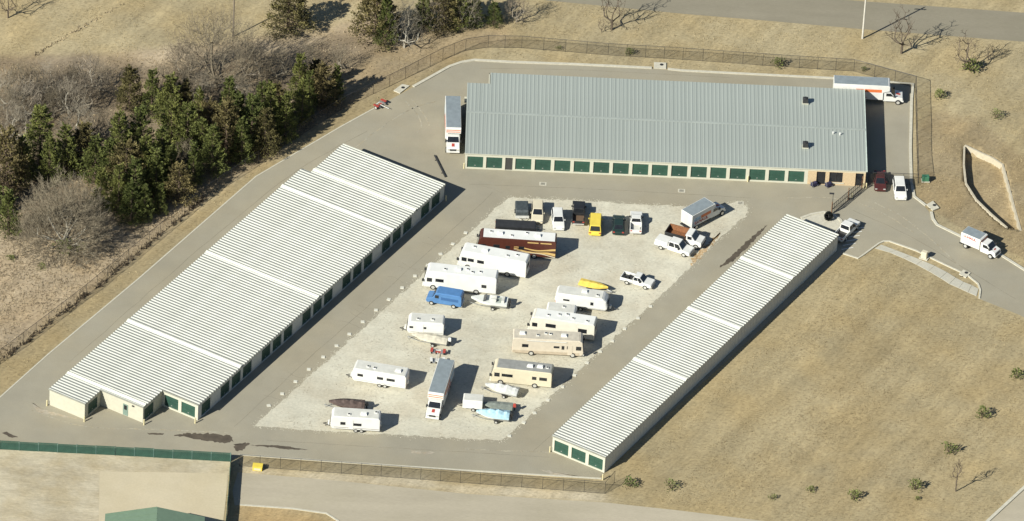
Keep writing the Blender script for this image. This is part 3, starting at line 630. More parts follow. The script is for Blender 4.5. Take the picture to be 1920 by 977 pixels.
# sliding gate
g0 = G(1560, 402); g1 = G(1617, 354)
gv = Vector((g1.x-g0.x, g1.y-g0.y)); ga = math.atan2(gv.y, gv.x); GL = gv.length
gt = thing('sliding_gate', 'dark metal sliding gate between the office corner and the long building', 'gate', None, (g0.x, g0.y, ZA), ga)
for z in (.12, 1.0, 1.85): MB().tube((0, 0, z), (GL, 0, z), .045, .045, 6).build('rail', darkm, gt)
pk = MB().tube((0, 0, .12), (0, 0, 1.85), .03, .03, 5).mesh('picket'); pk.materials.append(darkm)
for k in range(int(GL/.55)+1): obj('picket', pk, None, gt, (k*.55, 0, 0))
MB().quad((0, 0, .15), (GL, 0, .15), (GL, 0, 1.85), (0, 0, 1.85)).build('wire_mesh', chain, gt, fix=False)
MB().box(-.4, GL+.3, -.08, .08, 0, .03).build('ground_track', steel, gt)
for x_ in (0, GL*.55, GL): MB().tube((x_, .12, 0), (x_, .12, 2.3), .07, .07, 8).build('post', mat('brown_post', (.17, .085, .04), .7), gt)
p = G(1560, 393); lp = thing('keypad_post', 'thin dark post with a small head beside the gate', 'post', None, (p.x, p.y, ZA))
MB().tube((0, 0, 0), (0, 0, 3.0), .05, .04, 6).build('pole', darkm, lp); MB().box(-.6, .15, -.12, .12, 2.95, 3.12).build('head', darkm, lp)
p = G(1733, 484); kb = thing('entry_pedestal', 'tan boxy entry pedestal on the grass bulb', 'pedestal', None, (p.x, p.y, .02), R(-25))
MB().box(-.7, .7, -.55, .55, 0, .15).build('base', curbm, kb); MB().box(-.45, .45, -.35, .35, .15, 1.25).build('cabinet', creamp, kb, bevel=.04); MB().box(-.3, .3, -.37, -.345, .45, 1.05).build('face_panel', beigep, kb)
p = G(1735, 339); tb = thing('transformer_box', 'small green metal utility box on dry grass by the back lane', 'utility box', None, (p.x, p.y, 0), R(5))
MB().box(-.65, .65, -.5, .5, 0, .12).build('pad', curbm, tb); MB().prism([(-.55, .12), (.55, .12), (.55, .95), (-.55, .95)], -.42, .42).build('cabinet', mat('utility_green', (.05, .16, .09), .5), tb, bevel=.05); MB().box(-.5, .5, -.44, -.42, .2, .85).build('door', mat('utility_green', (.05, .16, .09)), tb)
p = G(483, 880); ybx = thing('yellow_box', 'yellow utility box beside the lower fence corner', 'utility box', None, (p.x, p.y, 0), R(-3))
MB().box(-.7, .7, -.45, .45, .0, .75).build('cabinet', yellow, ybx, bevel=.05); MB().box(-.5, .5, -.47, -.44, .15, .5).build('label_plate', creamp, ybx); MB().box(-.75, .75, -.5, .5, .75, .82).build('lid', yellow, ybx)
p0 = G(815, 293); p1 = G(835, 333)
pp = thing('steel_pipe', 'long dark pipe lying on asphalt off the staggered building end', 'pipe', None, (p0.x, p0.y, ZA))
q = Vector((p1.x-p0.x, p1.y-p0.y, 0)); MB().tube((0, 0, .14), (q.x, q.y, .14), .14, .14, 8).build('pipe', darkm, pp)
for f_ in (.2, .8): MB().box(q.x*f_-.3, q.x*f_+.3, q.y*f_-.12, q.y*f_+.12, 0, .03).build('chock', darkm, pp)
# ------------------------------------------------------------------ vehicles (local frame: x forward, y left, z up)
WHEELS = {}
def wheel(parent, x, y, r=.4, wd=.25):
    k = (r, wd)
    if k not in WHEELS:
        t = MB(); n = 14
        rings = []
        for (yy, rr) in ((-wd/2, r*.62), (-wd/2, r*.94), (-wd/2+.03, r), (wd/2-.03, r), (wd/2, r*.94), (wd/2, r*.62)):
            rings.append([(math.cos(6.2832*i/n)*rr, yy, math.sin(6.2832*i/n)*rr) for i in range(n)])
        t.loft(rings); tm = t.mesh('wheel'); tm.materials.append(tyre)
        h = MB().tube((0, -wd/2-.012, 0), (0, wd/2+.012, 0), r*.6, r*.6, 12); hm = h.mesh('rim'); hm.materials.append(rimm); WHEELS[k] = (tm, hm)
    tm, hm = WHEELS[k]; o = obj('wheel', tm, None, parent, (x, y, r)); obj('rim', hm, None, o); return o
def put_near(r, L, W, a, c, front='left', z=ZG, zb=.45):
    """place by the near lower side edge: pixel a = left end, c = right end"""
    A = G(*a, zb); C = G(*c, zb); dv = Vector((C.x-A.x, C.y-A.y)).normalized(); n = Vector((-dv.y, dv.x))
    if n.y < 0: n = -n
    m = Vector(((A.x+C.x)/2, (A.y+C.y)/2))+n*W/2
    h = dv if front == 'right' else -dv
    r.location = (m.x, m.y, z); r.rotation_euler = (0, 0, math.atan2(h.y, h.x)); return r
def put_axis(r, rear, front, z=ZG, zz=0):
    A = G(*rear, zz); C = G(*front, zz); r.location = ((A.x+C.x)/2, (A.y+C.y)/2, z); r.rotation_euler = (0, 0, math.atan2(C.y-A.y, C.x-A.x)); return r
def plate(parent, name, m, x0, x1, z0, z1, y, th=.02):
    s = 1 if y > 0 else -1
    return MB().box(x0, x1, min(y, y+s*th), max(y, y+s*th), z0, z1).build(name, m, parent)
def windows(parent, W, spec, frame=darkm):
    for (x0, x1, z0, z1) in spec:
        for s in (-1, 1):
            w_ = plate(parent, 'window', glass, x0, x1, z0, z1, s*W/2)
            f = MB(); y = s*(W/2+.004)
            for (a, b_, c_, d_) in ((x0-.03, x1+.03, z0-.03, z0), (x0-.03, x1+.03, z1, z1+.03), (x0-.03, x0, z0, z1), (x1, x1+.03, z0, z1)):
                f.box(a, b_, min(y, y+s*.024), max(y, y+s*.024), c_, d_)
            f.build('frame', frame, w_)
def roof_kit(parent, zt, acs, vents, m=white2):
    for x, y in acs:
        MB().hexa([(x-.5, y-.35, zt), (x+.5, y-.35, zt), (x+.5, y+.35, zt), (x-.5, y+.35, zt), (x-.42, y-.28, zt+.3), (x+.3, y-.28, zt+.3), (x+.3, y+.28, zt+.3), (x-.42, y+.28, zt+.3)]).build('roof_air_conditioner', m, parent, bevel=.04)
    for x, y in vents:
        v = MB().box(x-.22, x+.22, y-.22, y+.22, zt, zt+.14).build('roof_vent', m, parent, bevel=.02)
        MB().box(x-.15, x+.15, y-.15, y+.15, zt+.14, zt+.16).build('vent_lid', darkm, v)
def motorhome(label, L, H, a, c, front, body, roofm, wins, acs, vents, lower=None, rake=.45, W=2.5, stripe=None, group='motorhomes in the yard'):
    r = thing('motorhome', label, 'motorhome', group); put_near(r, L, W, a, c, front)
    h = L/2; zb = .42
    MB().prism([(-h, zb), (h-.25, zb), (h, .75), (h, 1.25), (h-rake*.5, 2.05), (h-rake, H-.28), (h-rake-.35, H-.02), (-h+.15, H-.02), (-h, H-.2)], -W/2, W/2).build('body', body, r, bevel=.07)
    MB().box(-h+.22, h-rake-.5, -W/2+.13, W/2-.13, H-.03, H+.015).build('roof', roofm, r)
    sh = MB(); sh.hexa([(h+.0-.015, -W/2+.15, 1.3), (h+.02, -W/2+.15, 1.27), (h+.02, W/2-.15, 1.27), (h-.015, W/2-.15, 1.3), (h-rake+.04, -W/2+.2, H-.55), (h-rake+.13, -W/2+.2, H-.55), (h-rake+.13, W/2-.2, H-.55), (h-rake+.04, W/2-.2, H-.55)])
    sh.build('windshield', glass, r)
    for s in (-1, 1):
        w0 = plate(r, 'cab_window', glass, h-rake-.95, h-rake-.15, 1.45, 2.15, s*W/2)
        MB().box(h-.1, h+.12, s*(W/2+.05)-.06, s*(W/2+.3)-.06+.0, 1.55, 1.95).build('mirror', darkm, r) if s < 0 else MB().box(h-.1, h+.12, W/2, W/2+.24, 1.55, 1.95).build('mirror', darkm, r)
        MB().box(h-.05, h+.02, s*.85-.16, s*.85+.16, .78, .98).build('headlight', rimm, r)
        MB().box(-h-.02, -h+.03, s*1.0-.1, s*1.0+.1, .9, 1.3).build('tail_light', redp, r)
    MB().box(h-.1, h+.1, -W/2+.1, W/2-.1, .45, .68).build('bumper', darkm if body is maroon else white, r)
    MB().box(-h-.03, -h+.02, -.7, .7, 1.7, 2.4).build('rear_window', glass, r)
    windows(r, W, wins)
    plate(r, 'door', body, h-rake-2.2, h-rake-1.5, .5, 2.3, -W/2, .03)
    for x_ in (h-1.6, -h+L*.27):
        for s in (-1, 1): wheel(r, x_, s*(W/2-.12), .46, .28)
    if lower: 
        for s in (-1, 1): plate(r, 'lower_skirt', lower, -h+.05, h-.6, .44, .95, s*W/2, .008)
    if stripe:
        for s in (-1, 1): plate(r, 'stripe', stripe, -h+.1, h-.7, 1.05, 1.2, s*W/2, .012)
    MB().tube((-h+2.2, -W/2-.07, H-.3), (h-2.6, -W/2-.07, H-.3), .07, .07, 8).build('awning', offw, r)
    roof_kit(r, H+.015, acs, vents)
    return r
# maroon coach
mh = motorhome('maroon motorhome with gold swirls and white roof, longest in the yard', 12.2, 3.45, (893, 474), (1041, 484), 'left', maroon, white2, [(2.6, 3.5, 1.55, 2.2), (1.0, 1.6, 1.6, 2.1), (-1.2, -.4, 1.6, 2.15)], [(2.6, 0), (-3.2, 0)], [(.8, .4), (-1.5, -.5), (4.0, -.3)])
for s in (-1, 1):
    for (m_, off, th) in ((gold, 0, .46), (dbrown, .42, .26), (gold, .80, .36), (creamp, -.36, .16)):
        b = MB(); n = 16; up = []; dn = []
        for i in range(n+1):
            t = i/n; x = -6.05+t*6.4; z = .95+off*(1-t*.75)+1.15*(t**1.7)*(1-t*.35)+.16*math.sin(t*7+off*2); hw = th/2*(1-.7*t)
            up.append((x, s*1.262, min(z+hw, 3.0))); dn.append((x, s*1.262, max(.45, min(z-hw, 2.95))))
        for i in range(n):
            a_ = [dn[i], dn[i+1], up[i+1], up[i]]; b.hexa([(p[0], p[1]-s*.02, p[2]) for p in a_]+[(p[0], p[1]+s*(.004 if m_ is gold else .008), p[2]) for p in a_])
        b.build('painted_swirl', m_, mh)
    for x_ in (-5.4, -3.4): plate(mh, 'roof_edge_stripe', gold, x_, x_+1.7, 2.9, 3.1, s*1.25, .012)
motorhome('plain white motorhome between the maroon coach and another white one', 10.8, 3.3, (860, 498), (983, 521), 'left', white, white2, [(2.9, 3.8, 1.6, 2.1), (1.3, 2.3, 1.6, 2.1)], [(1.4, .1)], [(-2.2, .4), (3.2, -.3), (-3.6, -.2)])
motorhome('white motorhome with small dark windows behind the blue van', 11.3, 3.35, (793, 537), (929, 552), 'left', white, white2, [(2.5, 3.7, 1.6, 2.1), (-4.1, -3.4, 1.4, 1.9)], [(.4, 0)], [(2.4, .3), (-1.0, -.3), (-1.8, .3), (-3.0, 0)])
motorhome('tan motorhome with grey roof carrying white boxes', 9.3, 3.1, (921, 715), (1031, 727), 'left', creamp, rvgrey, [(1.3, 2.9, 1.6, 2.05), (-2.3, -1.7, 1.6, 2.1), (-3.9, -2.8, 1.6, 2.1)], [(-1.2, .1), (-2.7, 0)], [(-3.8, 0)], lower=None)
motorhome('white and cream motorhome tucked behind the long beige one', 10.2, 3.2, (992, 621), (1111, 638), 'left', creampale, white2, [(.9, 2.4, 1.7, 2.3), (-3.9, -2.6, 1.5, 2.2)], [], [(2.2, .3), (.6, -.2), (-1.6, .3), (-3.8, .5), (-.6, -.5)])
motorhome('long beige motorhome with brown lower side facing the narrow building', 10.8, 3.15, (962, 661), (1091, 668), 'right', beigep, mat('tan_roof', (.46, .415, .33), .7), [(-3.9, -3.0, 1.6, 2.1), (.9, 1.7, 1.7, 2.0), (2.1, 2.45, 1.5, 2.1), (2.9, 3.6, 1.6, 2.1)], [(-3.9, 0), (2.4, -.1)], [(.3, .2), (-1.6, -.3), (-.4, .3)], lower=mat('brown_skirt', (.42, .35, .255), .5), rake=.2)
def trailer(label, L, H, a, c, tongue, wins, body=white, roofm=offw, W=2.4, axles=2, slope=.25, stripe=rvgrey, acs=((.2, 0),), vents=((1.6, .3), (-1.6, -.3)), rounded=.08):
    r = thing('travel_trailer', label, 'trailer', 'travel trailers in the yard'); put_near(r, L, W, a, c, tongue)
    h = L/2
    MB().prism([(-h, .5), (h-.3, .5), (h, .95), (h-slope*.4, H-.5), (h-slope-.2, H), (-h+.2, H), (-h, H-.25)], -W/2, W/2).build('body', body, r, bevel=rounded)
    MB().box(-h+.3, h-slope-.35, -W/2+.18, W/2-.18, H-.01, H+.02).build('roof', roofm, r)
    windows(r, W, wins)
    plate(r, 'door', body, .3, .95, .6, 2.3, W/2, .03)
    for s in (-1, 1):
        plate(r, 'stripe', stripe, -h+.1, h-.5, .78, .84, s*W/2, .012)
        for k in range(axles): wheel(r, -.5-.85*k+.4, s*(W/2-.1), .34, .22)
        MB().box(-h-.03, -h+.02, s*.95-.08, s*.95+.08, .9, 1.2).build('tail_light', redp, r)
        MB().tube((h-.4, s*.75, .48), (h+1.15, 0, .48), .05, .05, 5).build('tongue_rail', darkm, r)
    MB().tube((h+.75, 0, 0), (h+.75, 0, .7), .04, .04, 6).build('tongue_jack', darkm, r)
    for s in (-1, 1): MB().tube((h+.28, s*.17, .5), (h+.28, s*.17, 1.0), .16, .14, 10).build('gas_bottle', white, r, smooth=False)
    MB().box(h-.02, h+.03, -.6, .6, 1.3, 1.95).build('front_window', glass, r)
    MB().tube((-h-.16, 0, 1.0), (-h-.02, 0, 1.0), .32, .32, 12).build('spare_wheel', white2, r)
    roof_kit(r, H+.02, acs, vents); return r
trailer('short white travel trailer above a covered grey boat', 5.6, 2.65, (763, 625), (831, 630), 'left', [(1.9, 2.4, 1.5, 1.8), (-.1, .4, 1.5, 1.8)], axles=1, acs=(), vents=((-1.0, .3), (1.2, .4)))
trailer('white travel trailer left of the box truck in the yard', 8.3, 2.75, (661, 714), (759, 730), 'left', [(2.5, 3.3, 1.5, 1.9), (-.6, .5, 1.5, 1.9), (-2.4, -1.2, 1.5, 1.9)], acs=((-2.7, .1),), vents=((.9, .3), (1.9, .2)), slope=.1)
trailer('cream white travel trailer nearest the lower asphalt lane', 7.4, 2.75, (620, 804), (711, 810), 'left', [(1.5, 2.2, 1.35, 1.8), (-.9, .3, 1.3, 1.7)], acs=((-1.2, .2),), vents=((1.0, .5), (-3.0, -.4)), slope=.15, stripe=dbrown)
trailer('rounded white travel trailer beside a yellow boat', 8.1, 2.75, (1041, 573), (1138, 586), 'right', [(-2.8, -1.9, 1.6, 1.85), (1.4, 1.8, 1.4, 1.9)], acs=((.3, .1),), vents=((2.3, -.4),), slope=.6, rounded=.35, roofm=offw)
trailer('small white trailer mostly hidden behind the white and cream motorhome', 4.6, 2.5, (1023, 603), (1078, 609), 'right', [(-.5, .4, 1.4, 1.8)], axles=1, acs=(), vents=((.3, .2),), slope=.1)
# low dark car hauler and covered dark load behind the maroon coach
def cargo_trailer(label, L, W, H, a, c, tongue, body, name='cargo_trailer', lidm=None, z0=.5):
    r = thing(name, label, 'trailer', 'small trailers'); put_near(r, L, W, a, c, tongue); h = L/2
    MB().prism([(-h, z0), (h, z0), (h, H-.1), (h-.15, H), (-h, H)], -W/2, W/2).build('body', body, r, bevel=.06)
    if lidm: MB().box(-h+.1, h-.2, -W/2+.1, W/2-.1, H-.005, H+.03).build('lid', lidm, r)
    for s in (-1, 1):
        wheel(r, -.15, s*(W/2-.02), .32, .2); MB().tube((h-.3, s*.5, .45), (h+.95, 0, .45), .045, .045, 5).build('tongue_rail', darkm, r)
        MB().box(-h-.03, -h+.02, s*(W/2-.2)-.08, s*(W/2-.2)+.08, .6, .8).build('tail_light', redp, r)
    plate(r, 'rear_door', body, -h+.2, -h+.9, z0+.1, H-.2, -W/2, .02)
    return r
cargo_trailer('low black covered trailer behind the maroon motorhome', 6.3, 2.1, 1.1, (929, 432), (1004, 436), 'right', black, name='covered_trailer', lidm=darkm, z0=.35)
cargo_trailer('small plain white cargo trailer beside the blue tarp boat', 3.0, 1.8, 2.0, (868, 766), (903, 769), 'left', white, lidm=offw)
# ---- box trucks
fc = bpy.data.curves.new('lettering', 'FONT'); fc.body = 'U-HAUL'; fc.size = 1.0; fc.extrude = .012; fc.align_x = 'CENTER'; fc.align_y = 'CENTER'; fc.offset = .025
_t = bpy.data.objects.new('lettering_source', fc); col.objects.link(_t); bpy.context.view_layer.update()
text_me = bpy.data.meshes.new_from_object(_t.evaluated_get(bpy.context.evaluated_depsgraph_get())); bpy.data.objects.remove(_t)
text_me.materials.clear(); text_me.materials.append(redp); text_me.name = 'lettering'
def box_truck(label, BL, H, attic=1.0, W=2.4, graphic=True, nose=1.45, ltext=.8):
    r = thing('box_truck', label, 'box truck', 'white rental box trucks')
    cab = 1.75; tot = BL+cab+nose; h = tot/2; xb0 = -h; xb1 = -h+BL; xc1 = xb1+cab; zf = .85
    MB().prism([(xb0, zf), (xb1, zf), (xb1, 2.25), (xb1+attic, 2.55), (xb1+attic, H-.12), (xb1+attic-.18, H), (xb0, H)], -W/2, W/2).build('cargo_box', white, r, bevel=.03)
    MB().box(xb0+.06, xb1+attic-.3, -W/2+.08, W/2-.08, H-.005, H+.025).build('roof', truckroof, r)
    for z_ in (H-.42, H-.75): MB().box(xb1+attic-.005, xb1+attic+.015, -W/2+.1, W/2-.1, z_, z_+.13).build('orange_stripe', orange, r)
    MB().box(xb0-.03, xb0+.01, -W/2+.12, W/2-.12, zf+.1, H-.25).build('roll_door', offw, r)
    MB().box(xb0-.25, xb0+.2, -W/2+.1, W/2-.1, .5, .62).build('rear_bumper', darkm, r)
    cw = W-.35
    MB().prism([(xb1+.05, .5), (xc1+nose-.05, .5), (xc1+nose, .75), (xc1+nose-.05, 1.22), (xc1+.1, 1.48), (xc1-.55, 2.18), (xb1+.05, 2.22)], -cw/2, cw/2).build('cab', white, r, bevel=.08)
    ws = MB(); A = (xc1+.12, 1.5); B_ = (xc1-.5, 2.14)
    P = [(A[0], -cw/2+.12, A[1]), (A[0], cw/2-.12, A[1]), (B_[0], cw/2-.2, B_[1]), (B_[0], -cw/2+.2, B_[1])]
    on_face(P, 0, 1, 0, 1, .03).build('windshield', glass, r)
    for s in (-1, 1):
        f = [(xc1-1.25, s*cw/2, 1.5), (xc1-.05, s*cw/2, 1.5), (xc1-.55, s*cw/2, 2.05), (xc1-1.25, s*cw/2, 2.05)]
        if s > 0: f = [f[1], f[0], f[3], f[2]]
        dwin = on_face(f, 0, 1, 0, 1, .02).build('door_window', glass, r)
        MB().box(xc1-.1, xc1+.12, s*(cw/2+.12)-.1, s*(cw/2+.12)+.1, 1.45, 1.85).build('mirror', darkm, r)
        MB().box(xc1+nose-.06, xc1+nose+.02, s*.72-.14, s*.72+.14, .85, 1.08).build('headlight', rimm, r)
        for x_ in (xb0+BL*.26, xc1+nose-.75): wheel(r, x_, s*(W/2-.2), .45, .3)
        plate(r, 'frame_rail', darkm, xb0+.2, xb1, .6, .85, s*.5, .08)
        if graphic:
            plate(r, 'orange_band', orange, xb0+BL*.45, xb1-.25, H-1.3, H-.75, s*W/2, .012)
            plate(r, 'blue_graphic', mat('sky_graphic', (.33, .47, .55), .5, var=.3, scale=2), xb0+.5, xb0+BL*.42, zf+.9, zf+1.5, s*W/2, .012)
        lo = obj('lettering', text_me, None, r, ((xb0+xb1)/2-.1, s*(W/2+.015), zf+(1.45 if not graphic else .55)), 0)
        lo.scale = (ltext, ltext, 1); lo.rotation_euler = (R(90), 0, 0 if s < 0 else R(180))
    MB().box(xc1+nose-.02, xc1+nose+.04, -.5, .5, .8, 1.1).build('grille', darkm, r)
    em = [(xc1+nose-.55, -.3, 1.345), (xc1+nose-.55, .3, 1.345), (xc1+.45, .3, 1.42), (xc1+.45, -.3, 1.42)]
    on_face([(xc1+nose-.45, -.22, 1.31), (xc1+nose-.45, .22, 1.31), (xc1+.35, .22, 1.435), (xc1+.35, -.22, 1.435)], 0, 1, 0, 1, .03).build('red_emblem', redp, r)
    MB().box(xc1+nose-.08, xc1+nose+.1, -cw/2, cw/2, .5, .74).build('front_bumper', white, r)
    r['len'] = tot; del r['len']
    return r, tot
t, L = box_truck('white box truck with grey roof parked beside the grey roofed building', 7.9, 3.55)
a = G(848.5, 287); put_axis(t, (846.5, 187), (848.5, 291), ZA); 
def nose_at(t, L, px, py):
    p = G(px, py); a_ = t.rotation_euler[2]; t.location = (p.x-math.cos(a_)*L/2, p.y-math.sin(a_)*L/2, t.location[2])
nose_at(t, L, 849, 291)
t, L = box_truck('white box truck facing the lower lane in the gravel yard', 7.9, 3.55); put_axis(t, (832.7, 690.5), (813.8, 749)); nose_at(t, L, 810, 790)
t, L = box_truck('white box truck with red band behind the back corner of the grey roof', 7.9, 3.55); put_axis(t, (1600, 160), (1690, 164.5), ZA); nose_at(t, L, 1692, 190)
t, L = box_truck('grey roofed box truck standing askew at the gravel corner', 4.4, 3.1, attic=.8, W=2.4); put_axis(t, (1285, 422), (1322, 402))
p = G(1286, 430); a_ = t.rotation_euler[2]; t.location = (p.x+math.cos(a_)*L/2, p.y+math.sin(a_)*L/2, ZG)
t, L = box_truck('small white box truck with red lettering on the entrance road', 3.4, 2.75, attic=.15, W=2.1, graphic=False, nose=1.0, ltext=.62); put_near(t, L, 2.1, (1800, 458), (1864, 485), 'right', ZA)
# ---- cars and pickups
def cabin(r, body, x0, x1, xr0, xr1, w0, w1, z0, z1, side_split=True):
    B_ = [(x0, -w0, z0), (x1, -w0, z0), (x1, w0, z0), (x0, w0, z0), (xr0, -w1, z1), (xr1, -w1, z1), (xr1, w1, z1), (xr0, w1, z1)]
    MB().hexa(B_).build('cabin', body, r, bevel=.06)
    on_face([B_[1], B_[2], B_[6], B_[5]], .07, .93, .1, .93, .02).build('windshield', glass, r)
    on_face([B_[3], B_[0], B_[4], B_[7]], .08, .92, .12, .92, .02).build('rear_window', glass, r)
    for f in ([B_[0], B_[1], B_[5], B_[4]], [B_[2], B_[3], B_[7], B_[6]]):
        on_face(f, .06, .47, .12, .88, .02).build('side_window', glass, r); on_face(f, .53, .94, .12, .88, .02).build('side_window', glass, r)
def lights(r, h, W, zf, zr):
    for s in (-1, 1):
        MB().box(h-.06, h+.015, s*(W/2-.28)-.17, s*(W/2-.28)+.17, zf-.08, zf+.08).build('headlight', rimm, r)
        MB().box(-h-.015, -h+.06, s*(W/2-.22)-.15, s*(W/2-.22)+.15, zr-.1, zr+.1).build('tail_light', redp, r)
def car(name, label, cat, body, L=4.7, W=1.85, H=1.48, kind='sedan', roofm=None):
    r = thing(name, label, cat, 'cars and pickups'); h = L/2
    zb = .9 if kind == 'sedan' else 1.02
    MB().prism([(-h+.05, .3), (h-.1, .3), (h, .55), (h-.05, zb-.22), (h-1.15, zb), (-h+.6, zb), (-h+.05, zb-.05), (-h, .6)], -W/2, W/2).build('body', body, r, bevel=.1)
    if kind == 'sedan': cabin(r, roofm or body, -h+.55, h-1.05, -h+1.25, h-2.0, W/2-.06, W/2-.25, zb-.03, H)
    elif kind == 'van': cabin(r, roofm or body, -h+.05, h-.65, -h+.18, h-1.4, W/2-.03, W/2-.16, zb-.03, H)
    else: cabin(r, roofm or body, -h+.06, h-1.15, -h+.35, h-1.9, W/2-.04, W/2-.2, zb-.03, H)
    lights(r, h, W, .68, .78)
    for x_ in (-h+.95, h-.9):
        for s in (-1, 1): wheel(r, x_, s*(W/2-.09), .34, .22)
    MB().box(h-.05, h+.05, -W/2+.12, W/2-.12, .32, .5).build('front_bumper', darkm if body is black else body, r); MB().box(-h-.05, -h+.05, -W/2+.12, W/2-.12, .34, .52).build('rear_bumper', body, r)
    for s in (-1, 1): MB().box(h-1.75, h-1.55, s*(W/2+.08)-.08, s*(W/2+.08)+.08, zb, zb+.15).build('mirror', body, r)
    return r
def pickup(label, body, L=5.7, W=1.95, H=1.85, cabl=1.9, bedm=None, load=None):
    r = thing('pickup_truck', label, 'pickup truck', 'cars and pickups'); h = L/2; zb = 1.1; xbed = h-1.4-cabl-.15
    MB().prism([(xbed, .42), (h-.08, .42), (h, .6), (h-.04, zb-.12), (h-1.35, zb), (xbed, zb)], -W/2, W/2).build('body', body, r, bevel=.08)
    cabin(r, body, xbed+.02, h-1.25, xbed+.15, h-2.0, W/2-.05, W/2-.2, zb-.03, H)
    MB().box(-h, xbed, -W/2, W/2, .5, .62).build('bed_floor', bedm or darkm, r)
    for s in (-1, 1): MB().box(-h, xbed, min(s*W/2, s*(W/2-.12)), max(s*W/2, s*(W/2-.12)), .45, zb).build('bed_side', body, r, bevel=.02)
    MB().box(-h, -h+.1, -W/2+.12, W/2-.12, .5, zb-.02).build('tailgate', body, r); MB().box(-h-.12, -h, -W/2+.1, W/2-.1, .45, .62).build('rear_bumper', rimm, r); MB().box(h-.06, h+.07, -W/2+.1, W/2-.1, .45, .65).build('front_bumper', rimm, r)
    lights(r, h, W, .85, .9)
    for x_ in (-h+1.15, h-.95):
        for s in (-1, 1): wheel(r, x_, s*(W/2-.1), .39, .25)
    for s in (-1, 1): MB().box(h-1.95, h-1.75, s*(W/2+.1)-.1, s*(W/2+.1)+.1, zb, zb+.2).build('mirror', darkm, r)
    if load == 'cover': MB().box(-h+.05, xbed-.02, -W/2+.05, W/2-.05, zb-.01, zb+.45).build('bed_cap', body, r, bevel=.08)
    if load == 'tools':
        for k in range(3): MB().box(-h+.3+k*.55, -h+.65+k*.55, -.6+.3*k, -.1+.3*k, .62, .95).build('tool_box', darkm, r)
        MB().tube((xbed-.1, -W/2+.1, zb+.02), (xbed-.1, W/2-.1, zb+.02), .04, .04, 6).build('rack', white, r)
    return r
put_axis(car('suv', 'white car facing the entrance beside the back lane kerb', 'car', white, 4.9, 1.9, 1.7, 'suv'), (1684.5, 346), (1688.5, 376), ZA)
put_axis(car('car', 'dark maroon car in the shade of the office wall', 'car', mat('dark_maroon_paint', (.07, .022, .02), .3), 4.8, 1.85, 1.5), (1649, 330), (1650, 360), ZA)
put_axis(car('minivan', 'tan cream minivan beside the dark tarp trailer', 'van', creamp, 4.7, 1.85, 1.75, 'suv'), (1008, 392), (1007, 419))
put_axis(car('car', 'white car facing the maroon motorhome, right of the cream minivan', 'car', white, 4.7, 1.85, 1.6, 'suv'), (1044.5, 404), (1047, 433))
put_axis(pickup('black pickup truck with brown load between white car and yellow van', black, 5.6, 1.95, 1.85, bedm=mat('brown_bed', (.12, .075, .045), .8)), (1084, 424), (1085, 388))
put_axis(car('van', 'bright yellow van in the top row of the yard', 'van', yellow, 5.0, 1.95, 2.05, 'van'), (1115, 444), (1117, 411))
put_axis(car('car', 'dark green black car with red tail between yellow van and white pickup', 'car', mat('dark_green_paint', (.018, .035, .03), .3), 4.8, 1.85, 1.4), (1159, 443), (1160, 411))
put_axis(pickup('white pickup truck with open empty bed, last in the top row', white, 5.2, 1.85, 1.75, cabl=1.6, bedm=offw), (1191.5, 441), (1192.5, 407))
put_axis(pickup('white pickup truck with bed cap in front of the dump truck', white, 6.0, 2.0, 1.95, cabl=2.2, load='cover'), (1236, 460), (1292, 478))
put_axis(pickup('white pickup truck with tools in its bed alone on the gravel', white, 5.1, 1.9, 1.75, cabl=1.5, load='tools'), (1171, 526), (1219, 539))
put_axis(pickup('white pickup truck hidden partly behind the narrow building end', white, 5.7, 1.95, 1.85), (1572, 452), (1600, 424), ZA)
# dump truck
r = thing('dump_truck', 'white cab dump truck with rusty brown empty bed', 'dump truck', 'cars and pickups'); put_axis(r, (1257, 448), (1310, 462))
MB().prism([(.5, .55), (2.95, .55), (3.05, .8), (3.0, 1.35), (1.95, 1.5), (1.35, 2.3), (.55, 2.3), (.5, 1.5)], -1.05, 1.05).build('cab', white, r, bevel=.07)
on_face([(2.0, -.9, 1.53), (2.0, .9, 1.53), (1.4, .8, 2.22), (1.4, -.8, 2.22)], 0, 1, 0, 1, .03).build('windshield', glass, r)
for s in (-1, 1):
    plate(r, 'door_window', glass, .75, 1.45, 1.55, 2.1, s*1.05)
    MB().hexa([(-2.9, s*1.1-.06, 1.05), (.35, s*1.1-.06, 1.05), (.35, s*1.1+.06, 1.05), (-2.9, s*1.1+.06, 1.05), (-2.9, s*1.2-.06, 1.95), (.35, s*1.2-.06, 1.95), (.35, s*1.2+.06, 1.95), (-2.9, s*1.2+.06, 1.95)]).build('bed_side', rust if s > 0 else darkm, r)
    for x_ in (-1.6, 2.2): wheel(r, x_, s*.92, .48, .3)
    MB().box(-3.0, .6, s*.4-.07, s*.4+.07, .6, .85).build('frame_rail', darkm, r)
MB().box(-2.9, .35, -1.1, 1.1, .95, 1.06).build('bed_floor', rust, r); MB().box(.3, .42, -1.16, 1.16, 1.0, 2.15).build('headboard', rust, r); MB().box(-2.98, -2.86, -1.12, 1.12, 1.0, 1.9).build('tailgate', darkm, r)
MB().box(.4, .8, -1.1, 1.1, 2.15, 2.25).build('bed_canopy', white, r); MB().box(3.0, 3.12, -.95, .95, .55, .8).build('front_bumper', darkm, r)
